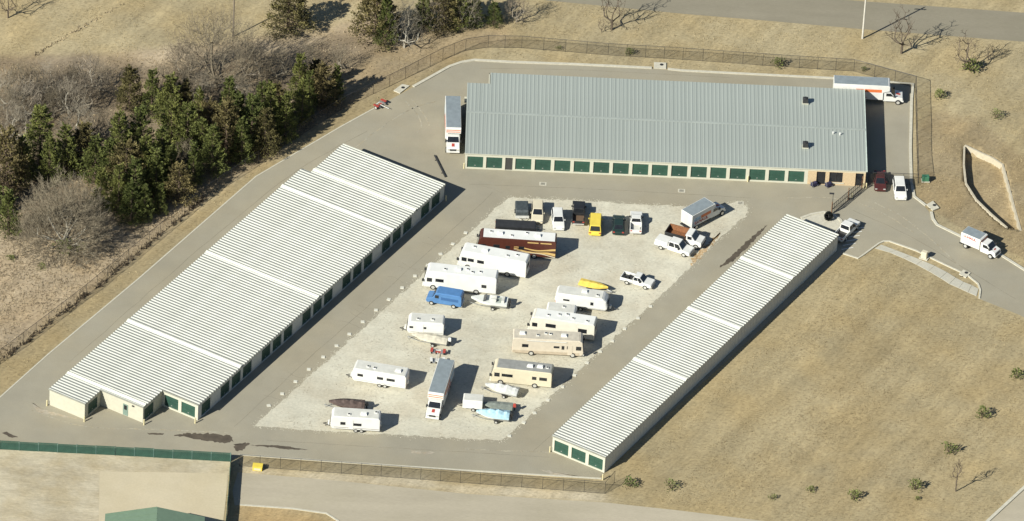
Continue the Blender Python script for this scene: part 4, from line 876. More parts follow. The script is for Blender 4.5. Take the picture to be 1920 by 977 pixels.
# blue step van
r = thing('step_van', 'blue old panel van with short nose beside a grey boat', 'van', None); put_near(r, 5.6, 2.0, (798, 566), (864, 577), 'left')
MB().prism([(-2.8, .45), (2.6, .45), (2.75, .8), (2.65, 1.2), (1.75, 1.4), (1.3, 2.25), (1.05, 2.42), (-2.6, 2.42), (-2.8, 2.2)], -1.0, 1.0).build('body', bluep, r, bevel=.1)
on_face([(1.78, -.85, 1.42), (1.78, .85, 1.42), (1.36, .8, 2.15), (1.36, -.8, 2.15)], .0, 1, 0, 1, .03).build('windshield', glass, r)
for s in (-1, 1):
    plate(r, 'cab_window', glass, .75, 1.35, 1.45, 2.0, s*1.0)
    plate(r, 'side_panel', mat('dark_blue_panel', (.04, .11, .25), .45), -2.3, .4, 1.25, 1.75, s*1.0)
    plate(r, 'drip_rail', bluep, -2.6, 1.0, 2.2, 2.26, s*1.0, .04)
    for x_ in (-1.6, 1.85): wheel(r, x_, s*.92, .38, .24)
    MB().box(2.66, 2.76, s*.65-.12, s*.65+.12, .85, 1.05).build('headlight', rimm, r)
MB().box(2.65, 2.85, -.9, .9, .45, .62).build('front_bumper', rimm, r); MB().box(-2.9, -2.78, -.9, .9, .45, .62).build('rear_bumper', rimm, r); MB().box(-2.83, -2.79, -.7, .7, 1.4, 2.0).build('rear_window', glass, r)
# dark tarp covered trailer
r = thing('tarp_trailer', 'boxy dark grey tarp covered trailer at the top gravel corner', 'trailer', 'small trailers'); put_axis(r, (977, 388), (979, 414))
MB().prism([(-1.5, .35), (1.3, .35), (1.35, 1.2), (1.1, 1.5), (-1.3, 1.55), (-1.5, 1.3)], -1.0, 1.0).build('tarp', mat('dark_tarp', (.05, .06, .062), .6, var=.25, scale=3, bump=.4, bscale=4), r, bevel=.12)
MB().box(1.3, 1.75, -1.05, 1.05, .35, .55).build('front_deck', offw, r)
for s in (-1, 1): wheel(r, -.2, s*1.02, .32, .2); MB().tube((1.5, s*.8, .45), (2.7, 0, .45), .05, .05, 5).build('tongue_rail', offw, r)
# ---- boats and their trailers
def hull_rings(L, B_, D, sheer=.18, z0=.55, n=12):
    rings = []
    for i in range(n+1):
        t = i/n; x = -L/2+L*t; w = B_/2*(1-max(0, (t-.35)/.65)**2.2*.98); zt = z0+D+sheer*t*t; zk = z0+.45*max(0, (t-.6)/.4)**2*D*1.6
        rings.append([(x, -w, zt), (x, -w*.92, z0+D*.45+zk-z0), (x, -w*.45, zk+.08), (x, 0, zk), (x, w*.45, zk+.08), (x, w*.92, z0+D*.45+zk-z0), (x, w, zt)])
    return rings
def boat(label, tlabel, L, B_, D, a, c, bow, hullm, cover=None, motor=None, windshield=False, peak=.5, zoff=0):
    r = thing('boat', label, 'boat', 'boats in the yard'); put_near(r, L, B_, a, c, bow, ZG)
    rg = hull_rings(L, B_, D); MB().loft(rg).build('hull', hullm, r, smooth=False)
    if cover:
        rings = []
        for i, g in enumerate(rg):
            t = i/(len(rg)-1); zt = g[0][2]; w = g[-1][1]+.03; pk = peak*math.sin(math.pi*min(1, .12+t*.95))**.8*(1+.25*math.sin(i*2.1))+.05
            rings.append([(g[0][0], -w, zt-.22), (g[0][0], -w*.98, zt+.02), (g[0][0], -w*.5, zt+pk*.55+.04*math.sin(i*3.3)), (g[0][0], 0, zt+pk), (g[0][0], w*.5, zt+pk*.55), (g[0][0], w*.98, zt+.02), (g[0][0], w, zt-.22)])
        MB().loft(rings).build('cover', cover, r)
    else:
        zt = .55+D
        MB().box(-L*.34, L*.1, -B_*.32, B_*.32, zt-.02, zt+.02).build('cockpit_floor', mat('boat_vinyl', (.28, .31, .27), .6, var=.3, scale=3), r)
        for s in (-1, 1): MB().box(-L*.2, -L*.05, s*B_*.2-.22, s*B_*.2+.22, zt+.02, zt+.45).build('seat', offw, r, bevel=.06)
        MB().box(-L*.42, -L*.34, -B_*.32, B_*.32, zt+.02, zt+.35).build('bench', offw, r, bevel=.05)
    if windshield:
        zt = .55+D+.05; P = [(L*.16, -B_*.4, zt), (L*.16, B_*.4, zt), (L*.08, B_*.36, zt+.42), (L*.08, -B_*.36, zt+.42)]
        on_face(P, 0, 1, 0, 1, .02).build('windshield', glass, r)
    if motor:
        m = MB().hexa([(-L/2-.55, -.2, .75+D*.4), (-L/2-.02, -.2, .75+D*.4), (-L/2-.02, .2, .75+D*.4), (-L/2-.55, .2, .75+D*.4), (-L/2-.5, -.16, 1.35+D*.4), (-L/2-.1, -.16, 1.35+D*.4), (-L/2-.1, .16, 1.35+D*.4), (-L/2-.5, .16, 1.35+D*.4)]).build('outboard_motor', motor, r, bevel=.08)
        MB().box(-L/2-.4, -L/2-.2, -.08, .08, .35, .8+D*.4).build('motor_leg', darkm, m)
    q = thing('boat_trailer', tlabel, 'trailer', 'boat trailers', r.location, r.rotation_euler[2])
    for s in (-1, 1):
        MB().box(-L/2+.1, L*.3, s*B_*.3-.05, s*B_*.3+.05, .42, .52).build('side_rail', steel, q)
        MB().tube((L*.3, s*B_*.3, .47), (L/2+.7, 0, .47), .05, .05, 5).build('tongue_rail', steel, q)
        wheel(q, -L*.12, s*(B_/2-.02), .3, .18); MB().box(-L*.12-.38, -L*.12+.38, s*(B_/2-.02)-.13, s*(B_/2-.02)+.13, .62, .66).build('fender', darkm, q)
    MB().box(-L*.12-.05, -L*.12+.05, -B_/2, B_/2, .28, .38).build('axle', steel, q); MB().tube((L/2+.45, 0, 0), (L/2+.45, 0, .85), .05, .04, 6).build('winch_post', steel, q)
    return r
gelc = mat('boat_gelcoat', (.62, .63, .58), .3, var=.06)
tarpg = mat('grey_tarp', (.47, .47, .44), .7, var=.15, scale=1.5, bump=.3, bscale=3)
tarpt = mat('beige_tarp', (.50, .46, .36), .7, var=.15, scale=1.5, bump=.3, bscale=3)
tarpb = mat('light_blue_tarp', (.33, .50, .57), .6, var=.2, scale=2, bump=.35, bscale=3)
tarpd = mat('dark_brown_tarp', (.085, .06, .05), .7, var=.4, scale=2, bump=.4, bscale=3)
boat('open white speedboat with windshield behind the blue van', 'steel trailer under the open white speedboat', 5.6, 2.2, .75, (884, 574), (947, 581), 'left', gelc, None, black, True)
boat('boat under beige cover below the short white travel trailer', 'steel trailer under the beige covered boat', 5.6, 1.9, .55, (770, 640), (836, 651), 'left', white, tarpt, white2, peak=.3)
boat('boat under pale grey cover in front of the tan motorhome', 'steel trailer under the pale grey covered boat', 5.2, 2.0, .6, (906, 735), (968, 748), 'left', gelc, tarpg, None, peak=.6)
boat('boat under light blue tarp at the lower gravel edge', 'steel trailer under the light blue tarp boat', 5.0, 2.1, .65, (893, 787), (952, 793), 'left', gelc, tarpb, black, peak=.55)
boat('low grey boat with red motor behind the blue tarp boat', 'steel trailer under the low grey boat', 4.6, 1.7, .5, (908, 770), (955, 774), 'left', mat('grey_green_hull', (.2, .22, .19), .5), mat('olive_tarp', (.19, .21, .18), .7, var=.2, scale=2), redp, peak=.15)
boat('boat under dark brown cover behind the cream white trailer', 'steel trailer under the dark brown covered boat', 5.4, 2.1, .6, (616, 768), (682, 773), 'left', dbrown, tarpd, black, peak=.45)
boat('yellow covered boat behind the rounded white trailer', 'long pale trailer under the yellow covered boat', 4.6, 1.6, .45, (1084, 538), (1136, 551), 'right', yellow, mat('yellow_tarp', (.72, .52, .10), .6, var=.08), None, peak=.2)
# tow dollies
def dolly(label, px, py, ang, col2=redp):
    p = G(px, py); r = thing('tow_dolly', label, 'tow dolly', 'tow dollies', (p.x, p.y, ZG), ang)
    for s in (-1, 1):
        wheel(r, 0, s*.95, .32, .22); MB().box(-.5, .5, s*.95-.2, s*.95+.2, .66, .72).build('fender', col2, r)
        MB().box(-.55, .6, s*.6-.18, s*.6+.18, .42, .5).build('wheel_ramp', steel, r)
    MB().box(-.12, .12, -.95, .95, .3, .44).build('axle', col2, r); MB().tube((0, 0, .4), (1.8, 0, .45), .05, .04, 6).build('tongue', white, r); MB().box(-.5, -.35, -.8, .8, .35, .45).build('rear_bar', white, r)
    return r
dolly('red and white tow dolly above the box truck in the gravel yard', 821, 664, R(265)); dolly('small white tow dolly just below the red one in the gravel', 820, 681, R(275), white)
dolly('red and white tow dolly on the kerb near the woods', 712, 200, R(-35)).location.z = ZA
# utility carts by the office
for (x, y, lab) in ((1527, 349, 'small dark cart by the first office door'), (1554, 350, 'small dark cart under the office window')):
    p = G(x, y); r = thing('hand_cart', lab, 'cart', 'dark carts by the office', (p.x, p.y, ZA), R(35))
    MB().box(-.6, .6, -.35, .35, .25, .32).build('deck', mat('navy_paint', (.03, .03, .07), .5), r); MB().box(-.55, .35, -.3, .3, .32, .75).build('bin', MATS['navy_paint'], r, bevel=.05)
    for sx in (-.4, .4):
        for s in (-1, 1): wheel(r, sx, s*.3, .13, .08)
    for s in (-1, 1): MB().tube((-.55, s*.25, .3), (-.65, s*.25, 1.0), .03, .03, 5).build('handle_post', steel, r)
    MB().tube((-.65, -.25, 1.0), (-.65, .25, 1.0), .03, .03, 5).build('handle', steel, r)
# ------------------------------------------------------------------ vegetation
bark = mat('cedar_bark', (.12, .085, .06), .9, var=.25, scale=3)
barkg = mat('bare_bark', (.165, .135, .092), .9, var=.22, scale=1.0, rnd=.18)
barkh = mat('hazel_bark', (.20, .168, .115), .9, var=.2)
barkw = mat('light_bark', (.34, .31, .245), .9, var=.2)
barkd = mat('dark_bark', (.11, .085, .06), .9, var=.2)
barkp = mat('pale_bark', (.215, .185, .138), .9, var=.2, scale=1.0, rnd=.12)
cedar_l = mat('cedar_foliage', (.055, .074, .021), .75, var=.45, scale=.6, c2=(.185, .198, .056), island=.35, rnd=.22, spec=.2)
cedar_o = mat('olive_foliage', (.075, .068, .026), .8, var=.4, scale=.7, c2=(.20, .165, .068), island=.35, rnd=.15, spec=.2)
shrub_l = mat('shrub_foliage', (.13, .15, .045), .8, var=.3, scale=2, island=.35, rnd=.2, spec=.2)
def leaf_mesh(name, C, N, size, m, seed):
    """many small leaf triangles: C centres, N outward dirs"""
    g = np.random.default_rng(seed); n = len(C)
    a = g.normal(size=(n, 3)); a /= np.linalg.norm(a, axis=1)[:, None]
    t = N*.9+a*.8+np.array([0, 0, .45]); t /= np.linalg.norm(t, axis=1)[:, None]
    b = np.cross(t, g.normal(size=(n, 3))); b /= np.linalg.norm(b, axis=1)[:, None]
    s = size*g.uniform(.6, 1.4, (n, 1))
    V = np.stack([C-b*s*.42, C+b*s*.42, C+t*s*1.25+b*s*.12, C+t*s*.9-b*s*.3], 1).reshape(-1, 3)
    F = np.arange(n*4).reshape(-1, 4); me = np_mesh(name, V, F); me.materials.append(m); return me
def make_cedar(seed, H=8.0, Rr=2.0, m=None, nb=80, per=74, power=.9, low=.03, size=.12):
    """a pointed cedar: upswept feathery plumes round a trunk, with dark gaps between them"""
    g = np.random.default_rng(seed); C = []; N = []; tr = MB()
    for k in range(nb):
        t = low+(1-low)*((k+g.uniform(0, 1))/nb)**1.05; z = H*t; rr = (Rr*((1-t)**power)*(1 if t > .15 else .75+1.7*t)*g.uniform(.72, 1.12)+.10)
        a = k*2.39996+g.normal(0, .4); dirv = np.array([math.cos(a), math.sin(a), 0])
        ax = dirv*g.uniform(.45, .8)+np.array([0, 0, g.uniform(.5, .9)]); ax /= np.linalg.norm(ax); ln = g.uniform(.8, 1.35)*(.55+.45*(1-t)); base = dirv*rr*.62+np.array([0, 0, z])
        tr.tube((0, 0, max(.1, z-.3)), tuple(base), .04, .015, 3, False)
        f = g.uniform(0, 1, per); sp = (.40*(1-f)+.06)*(.5+.5*(1-t))*rr/Rr*1.5+.08
        P = base+ax*(f*ln)[:, None]+g.normal(0, 1, (per, 3))*(sp*.55)[:, None]
        C.append(P); N.append(np.tile(ax, (per, 1))+(P-base-ax*(f*ln)[:, None])*1.2)
    n = int(per*nb*.12); t = g.uniform(.05, .9, n); a = g.uniform(0, 6.28, n); rr = Rr*(1-t)**power*g.uniform(.1, .6, n)
    C.append(np.stack([np.cos(a)*rr, np.sin(a)*rr, H*t], 1)); N.append(np.stack([np.cos(a), np.sin(a), np.full(n, .6)], 1))
    C.append(np.stack([g.normal(0, .09, 30), g.normal(0, .09, 30), H*g.uniform(.92, 1.05, 30)], 1)); N.append(np.tile([0, 0, 1.], (30, 1)))
    crown = leaf_mesh('crown', np.concatenate(C), np.concatenate(N), size, m or cedar_l, seed)
    tr.tube((0, 0, -.3), (0, 0, H*.9), .18, .03, 6)
    tm = tr.mesh('trunk'); tm.materials.append(bark); return crown, tm
CED = [make_cedar(11), make_cedar(12, 8.5, 1.75, power=1.0), make_cedar(13, 7.5, 2.2, power=.85), make_cedar(14, 7.0, 2.1, cedar_o, power=.85), make_cedar(15, 6.5, 2.2, cedar_o, power=.55)]
def branch_tree(seed, H=10., Rc=6., trunk=.25, n_t=420, twigs=5, m=None, zlow=.18, flat=1.0, twig=.011, fork=.12, step=.55, tl=1.0, mt=None, bal=.45):
    """bare crown: limbs grown towards points spread through the crown, ending in sprays of fine twigs"""
    g = np.random.default_rng(seed)
    d = g.normal(size=(n_t, 3)); d[:, 2] = np.abs(d[:, 2])*flat-.12; d /= np.linalg.norm(d, axis=1)[:, None]
    rr = g.uniform(.25, 1, n_t)**.45*g.uniform(.86, 1.06, n_t); T = d*rr[:, None]*np.array([Rc, Rc, H*(1-zlow)])+np.array([0, 0, H*zlow])
    T = T[np.argsort(np.linalg.norm(T-np.array([0, 0, H*zlow]), axis=1))]
    nodes = [np.array([0, 0, -.2])]; par = [-1]
    k = max(2, int(H*fork/.4))
    for i in range(k): nodes.append(np.array([g.normal(0, .05), g.normal(0, .05), H*fork*(i+1)/k])); par.append(len(nodes)-2)
    A = np.zeros((60000, 3)); A[:len(nodes)] = nodes; n = len(nodes); start = n-1
    pl = np.zeros(60000)
    for t in T:
        dd = np.linalg.norm(A[start:n]-t, axis=1)+bal*pl[start:n]+.5*np.maximum(0, A[start:n, 2]-t[2])
        j = start+int(np.argmin(dd)); p = A[j]; L = np.linalg.norm(t-p); ks = max(1, int(L/step)); side = g.normal(0, .05*L, 3); side[2] = -abs(side[2])-.04*L
        prev = j
        for q in range(1, ks+1):
            f = q/ks; A[n] = p+(t-p)*f+side*math.sin(math.pi*f); par.append(prev); pl[n] = pl[prev]+L/ks; prev = n; n += 1
    w_ = np.zeros(n); ch = np.zeros(n, int)
    for i in range(n-1, 0, -1): w_[i] += 1 if ch[i] == 0 else 0; w_[par[i]] += w_[i]; ch[par[i]] += 1
    rad = np.maximum(.013, trunk*(w_/max(w_[0], 1))**.5)
    tr = MB(); tw = MB()
    for i in range(1, n):
        big = rad[i] > .05 and w_[i] > 1; (tr if big else tw).tube(A[par[i]], A[i], min(rad[par[i]], rad[i]*1.5), rad[i], 5 if big else 3, False)
    cen = np.array([0, 0, H*zlow])
    for e in range(start+3, n):
        if rad[e] > .04: continue
        o = A[e]-cen; o = o/(np.linalg.norm(o)+1e-6)
        for _ in range(g.integers(1, twigs)):
            v = o*.75+g.normal(0, .55, 3)+np.array([0, 0, .3]); v /= np.linalg.norm(v); mid = A[e]+v*tl*g.uniform(.3, .55); tw.tube(A[e], mid, twig*1.2, twig, 3, False)
            for _ in range(2): u = v+g.normal(0, .38, 3)+np.array([0, 0, .1]); tw.tube(mid, mid+u*tl*g.uniform(.3, .6), twig, twig*.6, 3, False)
    out = []
    for b, nm, mm in ((tw, 'crown', m or barkg), (tr, 'trunk', mt or m or barkg)):
        me = b.mesh(nm); me.materials.append(mm); out.append(me)
    return tuple(out)
BIG = branch_tree(21, 12, 7.4, .36, 1700, 6, barkh, .08, mt=barkw, fork=.05, twig=.017, bal=.6)
BIG2 = branch_tree(22, 13, 8.4, .36, 1100, 4, barkg, .16, fork=.10, flat=1.2, twig=.014)
MID = branch_tree(23, 9, 2.9, .22, 260, 4, barkg, .18, fork=.16, flat=1.6, mt=barkp)
MIDP = branch_tree(24, 9, 3.1, .20, 260, 4, barkp, .18, fork=.16, flat=1.6, mt=barkw)
SLIM = branch_tree(25, 8, 1.5, .16, 60, 4, barkd, .5, fork=.45, twig=.02, tl=.6, flat=1.5)
SLIM2 = branch_tree(26, 7, 2.2, .17, 60, 4, barkd, .32, fork=.2, twig=.022, tl=.6)
def ztop(me, cache={}):
    if me.name not in cache:
        a = np.empty(len(me.vertices)*3, np.float32); me.vertices.foreach_get('co', a); cache[me.name] = float(a[2::3].max())
    return cache[me.name]
def tree(name, label, cat, group, kind, px, py, h, rad=1.0):
    crown, trunk = kind; p = G(px, py); s = h/ztop(crown)
    r = thing(name, label, cat, group, (p.x, p.y, ground_z(p.x, p.y)-.05), rng.uniform(0, 6.28))
    c = obj('crown', crown, None, r); t = obj('trunk', trunk, None, r)
    for o in (c, t): o.scale = (s*rad, s*rad, s)
    return r
CG = 'cedars in the woods'; BG_ = 'bare trees in the woods'
cedars = [(75, 312, 10.5, 1.15, 0, 'tall green cedar near the frame edge above the big bare tree'),
 (243, 208, 8.5, 1.05, 3, 'olive brown cedar at the top of the grove beside a dark one'), (284, 214, 8.2, 1.0, 1, 'dark narrow cedar at the top of the grove'),
 (262, 306, 10, 1.1, 0, 'broad green cedar in the middle of the grove'), (302, 335, 9.5, 1.0, 1, 'green cedar beside the brownish leafed tree'),
 (345, 232, 8.0, 1.0, 3, 'olive cedar below the wide bare tree'), (372, 246, 8.0, .95, 1, 'slim dark cedar below the wide bare tree'),
 (424, 292, 9.5, .95, 3, 'tall bronze cedar in the front row of the grove'), (398, 326, 8.0, 1.15, 0, 'bushy cedar low in the front row near the bronze one'),
 (471, 282, 9.3, .95, 0, 'bright green tall cedar in the front row'), (446, 270, 8.5, .9, 1, 'dark cedar squeezed between bronze and bright green ones'),
 (534, 262, 8.6, 1.1, 0, 'wide cedar with tiered branches in the front row'), (505, 262, 8.8, .95, 1, 'very dark cedar left of the tiered cedar'),
 (604, 196, 7.8, 1.25, 3, 'rounded olive cedar at the front row end near the tow dolly'), (630, 190, 6.8, 1.1, 1, 'dark cedar beside the rounded olive one at the row end'),
 (560, 188, 7.6, 1.1, 1, 'dark cedar behind the tiered cedar'), (590, 172, 6.0, 1.1, 3, 'low olive cedar behind the rounded olive one'),
 (236, 362, 9.0, 1.05, 4, 'olive brown cedar right of the big bare tree'), (204, 350, 8.5, 1.0, 0, 'green cedar behind the right side of the big bare tree'),
 (122, 330, 8.0, 1.1, 0, 'green cedar rising behind the big bare tree'), (156, 318, 8.0, 1.1, 3, 'olive cedar behind the pale bare tree'),
 (12, 352, 9.5, 1.1, 4, 'brownish cedar at the very edge of the frame'), (16, 440, 8.5, 1.15, 1, 'dark cedar at the frame edge level with the big bare tree'), (-22, 400, 9, 1.1, 1, 'dark cedar cut by the frame edge'),
 (246, 416, 7.5, 1.2, 1, 'dark low cedar at the grove foot by the fence'), (270, 412, 6.5, 1.15, 0, 'green low cedar at the grove foot by the fence'), (222, 398, 7.5, 1.0, 1, 'dark cedar touching the big bare tree crown'),
 (335, 378, 6.2, 1.1, 4, 'rounded olive bush cedar closest to the fence'), (292, 372, 8, 1.05, 1, 'dark cedar behind the rounded olive bush cedar'), (362, 348, 7.6, 1.0, 1, 'dark cedar right of the brownish leafed tree'),
 (320, 290, 8.5, 1.0, 0, 'green cedar in the heart of the grove'), (390, 270, 8.2, 1.0, 4, 'olive brown cedar in the heart of the grove'),
 (540, 58, 8.0, 1.45, 4, 'lone olive cedar in the upper field with long shadow'),
 (704, 72, 8.5, 1.35, 3, 'broad olive cedar leading the upper clump'), (722, 86, 8.0, 1.0, 1, 'dark cedar beside the broad olive one in the upper clump'),
 (792, 56, 8.0, 1.1, 1, 'dark cedar in the middle of the upper clump'), (830, 55, 7.5, 1.2, 4, 'olive brown cedar in the middle of the upper clump'), (862, 52, 7.0, 1.1, 0, 'green cedar right of the middle of the upper clump'), (925, 48, 4.6, 1.3, 0, 'low green cedar bush ending the upper clump'), (890, 50, 6, 1.1, 1, 'dark cedar next to the low bush of the upper clump')]
cedars += [(496, 292, 8.5, 1.0, 3, 'olive cedar standing forward in the front row by the asphalt'), (452, 306, 8.0, 1.0, 0, 'green cedar standing forward below the bright green one'), (566, 232, 8.0, 1.0, 0, 'green cedar between the tiered and rounded cedars'), (350, 292, 9.0, 1.0, 2, 'broad dark cedar above the brownish leafed tree'),
 (318, 240, 8.5, 1.0, 2, 'broad dark cedar near the top of the grove'), (222, 320, 9.0, 1.0, 2, 'broad cedar left of the grove middle'), (272, 352, 9.0, 1.05, 2, 'broad dark cedar in the lower grove'), (428, 236, 8.0, 1.0, 1, 'slim dark cedar behind the bronze one'), (490, 232, 8.0, 1.0, 2, 'broad cedar behind the bright green one'), (40, 340, 8.5, 1.0, 2, 'broad cedar close to the frame edge'), (188, 392, 7.5, 1.1, 1, 'dark cedar hidden behind the big bare crown'), (320, 352, 7.5, 1.0, 0, 'green cedar just behind the rounded olive bush cedar'), (252, 392, 8.0, 1.0, 2, 'broad cedar above the low ones at the grove foot'), (300, 400, 5.5, 1.2, 1, 'short dark cedar at the grove foot beside the fence'), (178, 345, 8.5, 1.0, 2, 'broad cedar right above the big bare crown'), (92, 345, 8.0, 1.0, 1, 'slim dark cedar left above the big bare crown'), (378, 300, 8.0, 1.0, 2, 'broad cedar beside the bushy front row one'), (520, 240, 8.0, 1.0, 3, 'olive cedar tucked behind the very dark one'), (578, 208, 7.0, 1.0, 1, 'slim dark cedar left of the rounded olive one')]
for px_, py_, h_, rd, k, lab in cedars: tree('cedar_tree', lab, 'tree', CG, CED[k], px_, py_, h_*1.13*rng.uniform(.88, 1.14), rd*1.14*rng.uniform(.88, 1.12))
bares = [(117, 458, 13.5, 1.0, BIG, 'big wide bare tree with pale limbs by the lower woods edge'), (405, 165, 14.5, 1.0, BIG2, 'widest bare tree spreading at the top of the grove'),
 (345, 336, 8.5, .9, MID, 'brownish bare tree in the front of the grove'), (148, 272, 9.5, 1.1, MIDP, 'pale grey bare tree among the cedars'), (345, 150, 9, 1.1, MID, 'slender bare tree left of the widest bare tree'),
 (758, 88, 9.5, 1.1, MIDP, 'pale bare tree in the upper clump of cedars'), (812, 58, 8.5, 1.0, MID, 'bare tree in the middle of the upper clump'), (875, 52, 8, .9, MIDP, 'pale thin bare tree near the end of the upper clump'), (968, 42, 6.5, 1.2, MID, 'low bare tree right of the upper clump'), (470, 150, 8.0, 1.3, MID, 'bare tree right of the widest bare tree'), (520, 150, 6.5, 1.4, MID, 'low bare tree behind the tiered cedars'), (580, 130, 5, 1.5, MID, 'low brushy bare tree above the front row end'), (640, 130, 5, 1.4, MID, 'low brushy bare tree by the fence bend'), (300, 175, 6.5, 1.2, MID, 'brushy bare tree beside the dark narrow cedar'), (380, 190, 6, 1.3, MIDP, 'pale low bare tree under the widest one'), (450, 196, 6, 1.3, MIDP, 'pale low bare tree behind the bright green cedar'), (195, 262, 6.5, 1.2, MID, 'grey bare tree beside the pale one')]
for px_, py_, h_, rd, k, lab in bares: tree('bare_tree', lab, 'tree', BG_, k, px_, py_, h_, rd)
th = [(8, 205), (32, 190), (58, 180), (84, 176), (110, 180), (136, 178), (162, 172), (188, 178), (20, 232), (48, 222), (74, 214), (100, 222), (128, 214), (156, 208), (-10, 250), (30, 262)]
wrd = ['outermost upper', 'second upper', 'third upper', 'fourth upper', 'fifth upper', 'sixth upper', 'seventh upper', 'last upper', 'first middle', 'second middle', 'third middle', 'fourth middle', 'fifth middle', 'last middle', 'frame edge lower', 'second lower']
for i, (x, y) in enumerate(th): tree('thicket_tree', f'grey bare thicket tree, {wrd[i]} one of the frame edge thicket', 'tree', 'thicket trees', MID if i % 3 else MIDP, x, y, rng.uniform(6.0, 8.0), 1.25)
# lone trees
for x, y, h_, k, lab in ((1147, 56, 8.5, SLIM2, 'thin bare tree by the upper road with forked shadow'), (1690, 100, 9.0, SLIM2, 'thin bare tree below the upper road right of the pole'), (1808, 130, 8.0, SLIM2, 'thin bare tree over an evergreen bush'), (1853, 112, 3.5, SLIM2, 'tiny bare tree beside the evergreen bush'),
                         (1792, 921, 6.2, SLIM, 'leafless sapling with long shadow in the dry field'), (15, 34, 7, SLIM2, 'lone bare tree in the upper field corner'), (1128, 60, 3, SLIM2, 'small leaning bare sapling by the upper road')):
    tree('sapling', lab, 'tree', 'lone bare saplings', k, x, y, h_, .9)
# shrubs
def make_shrub(seed, n=200):
    g = np.random.default_rng(seed); a = g.uniform(0, 6.28, n); f = g.uniform(0, 1, n)**.5; z = g.uniform(.12, 1, n)
    rr = .52*(1-(z-.4)**2*1.6)*f; lob = 1+.35*np.sin(a*3+seed)
    C = np.stack([np.cos(a)*rr*lob, np.sin(a)*rr*lob, z*1.0], 1); N = np.stack([np.cos(a), np.sin(a), np.ones(n)*.5], 1)
    c = leaf_mesh('foliage', C, N, .10, shrub_l, seed); b = MB()
    for k in range(6): t = k*1.05; b.tube((0, 0, -.05), (math.cos(t)*.3, math.sin(t)*.3, .8), .03, .01, 4, False)
    s = b.mesh('stem'); s.materials.append(bark); return c, s
SH = [make_shrub(31), make_shrub(32), make_shrub(33, 130)]
shrubs = [(1180, 102, 1.3, 1.2, 'small green shrub inside the back fence left of the inlet'), (1459, 124, 1.7, 1.3, 'round green shrub inside the back fence'), (1048, 92, .8, 1.4, 'tiny shrub inside the back fence near its curve'), (1620, 132, .8, 1.3, 'tiny shrub by the back fence corner'),
 (1762, 184, 1.7, 1.2, 'green shrub right of the back fence corner'), (1868, 222, 1.7, 1.2, 'green shrub on the dry slope above the basin'), (1820, 132, 2.2, 1.6, 'evergreen bush under a thin bare tree'),
 (1180, 912, 1.6, 1.4, 'dark green shrub nearest the narrow building corner'), (1258, 916, 1.6, 1.4, 'green shrub second from the narrow building corner'), (1602, 936, 1.7, 1.2, 'green shrub midway along the lower field edge'), (1716, 918, 1.9, 1.2, 'green shrub left of the leafless sapling'), (1780, 850, 2.2, 1.1, 'green shrub above the leafless sapling'), (1842, 782, 2.0, 1.1, 'green shrub in the field row near the frame edge'), (1905, 710, 2.0, 1.1, 'green shrub highest in the field row at the frame edge'),
 (1448, 936, 1.0, 1.3, 'faint olive weed clump along the lower field edge'), (1520, 922, 1.0, 1.3, 'faint olive weed clump above the lower field edge'), (1720, 938, .7, 1.3, 'brown low clump below a green shrub'),
 (78, 503, 1.1, 1.5, 'small dark bush below the big bare tree'), (20, 486, .9, 1.6, 'small tan bush at the frame edge below the woods'), (118, 470, 1.8, 1.9, 'olive undergrowth bush at the foot of the big bare tree'), (150, 468, 1.2, 1.8, 'low undergrowth bush right of the big bare tree foot')]
for i, (x, y, h_, rd, lab) in enumerate(shrubs): tree('shrub', lab, 'shrub', 'shrubs around the lot', SH[i % 3], x, y, h_, rd)
_g = np.random.default_rng(5); _C = _g.normal(size=(1400, 3)); _C /= np.linalg.norm(_C, axis=1)[:, None]; _C *= _g.uniform(.5, 1, (1400, 1))**.5
tree('shrub', 'dense black green shrub beside the gate post', 'shrub', 'shrubs around the lot', (leaf_mesh('foliage', _C*[.6, .6, .75]+[0, 0, .8], _C, .16, mat('black_green_foliage', (.010, .013, .011), .8), 5), SH[0][1]), 1553, 412, 1.65, 1.0)
# poles
for x, y, hgt, rr_, lab, m_ in ((1617, 73, 9.5, .16, 'tall pale pole beside the upper road', mat('pale_pole', (.50, .47, .40), .8)), (437, 68, 9.0, .13, 'tall dark wooden pole rising behind the widest bare tree', mat('dark_pole', (.16, .13, .10), .9))):
    p = G(x, y); r = thing('utility_pole', lab, 'pole', 'utility poles', (p.x, p.y, 0)); MB().tube((0, 0, -.3), (0, 0, hgt), rr_, rr_*.75, 8).build('pole', m_, r); MB().box(-.9, .9, -.06, .06, hgt-.7, hgt-.55).build('crossarm', m_, r); MB().tube((0, 0, hgt), (0, 0, hgt+.15), rr_*.5, rr_*.3, 6).build('cap', m_, r)
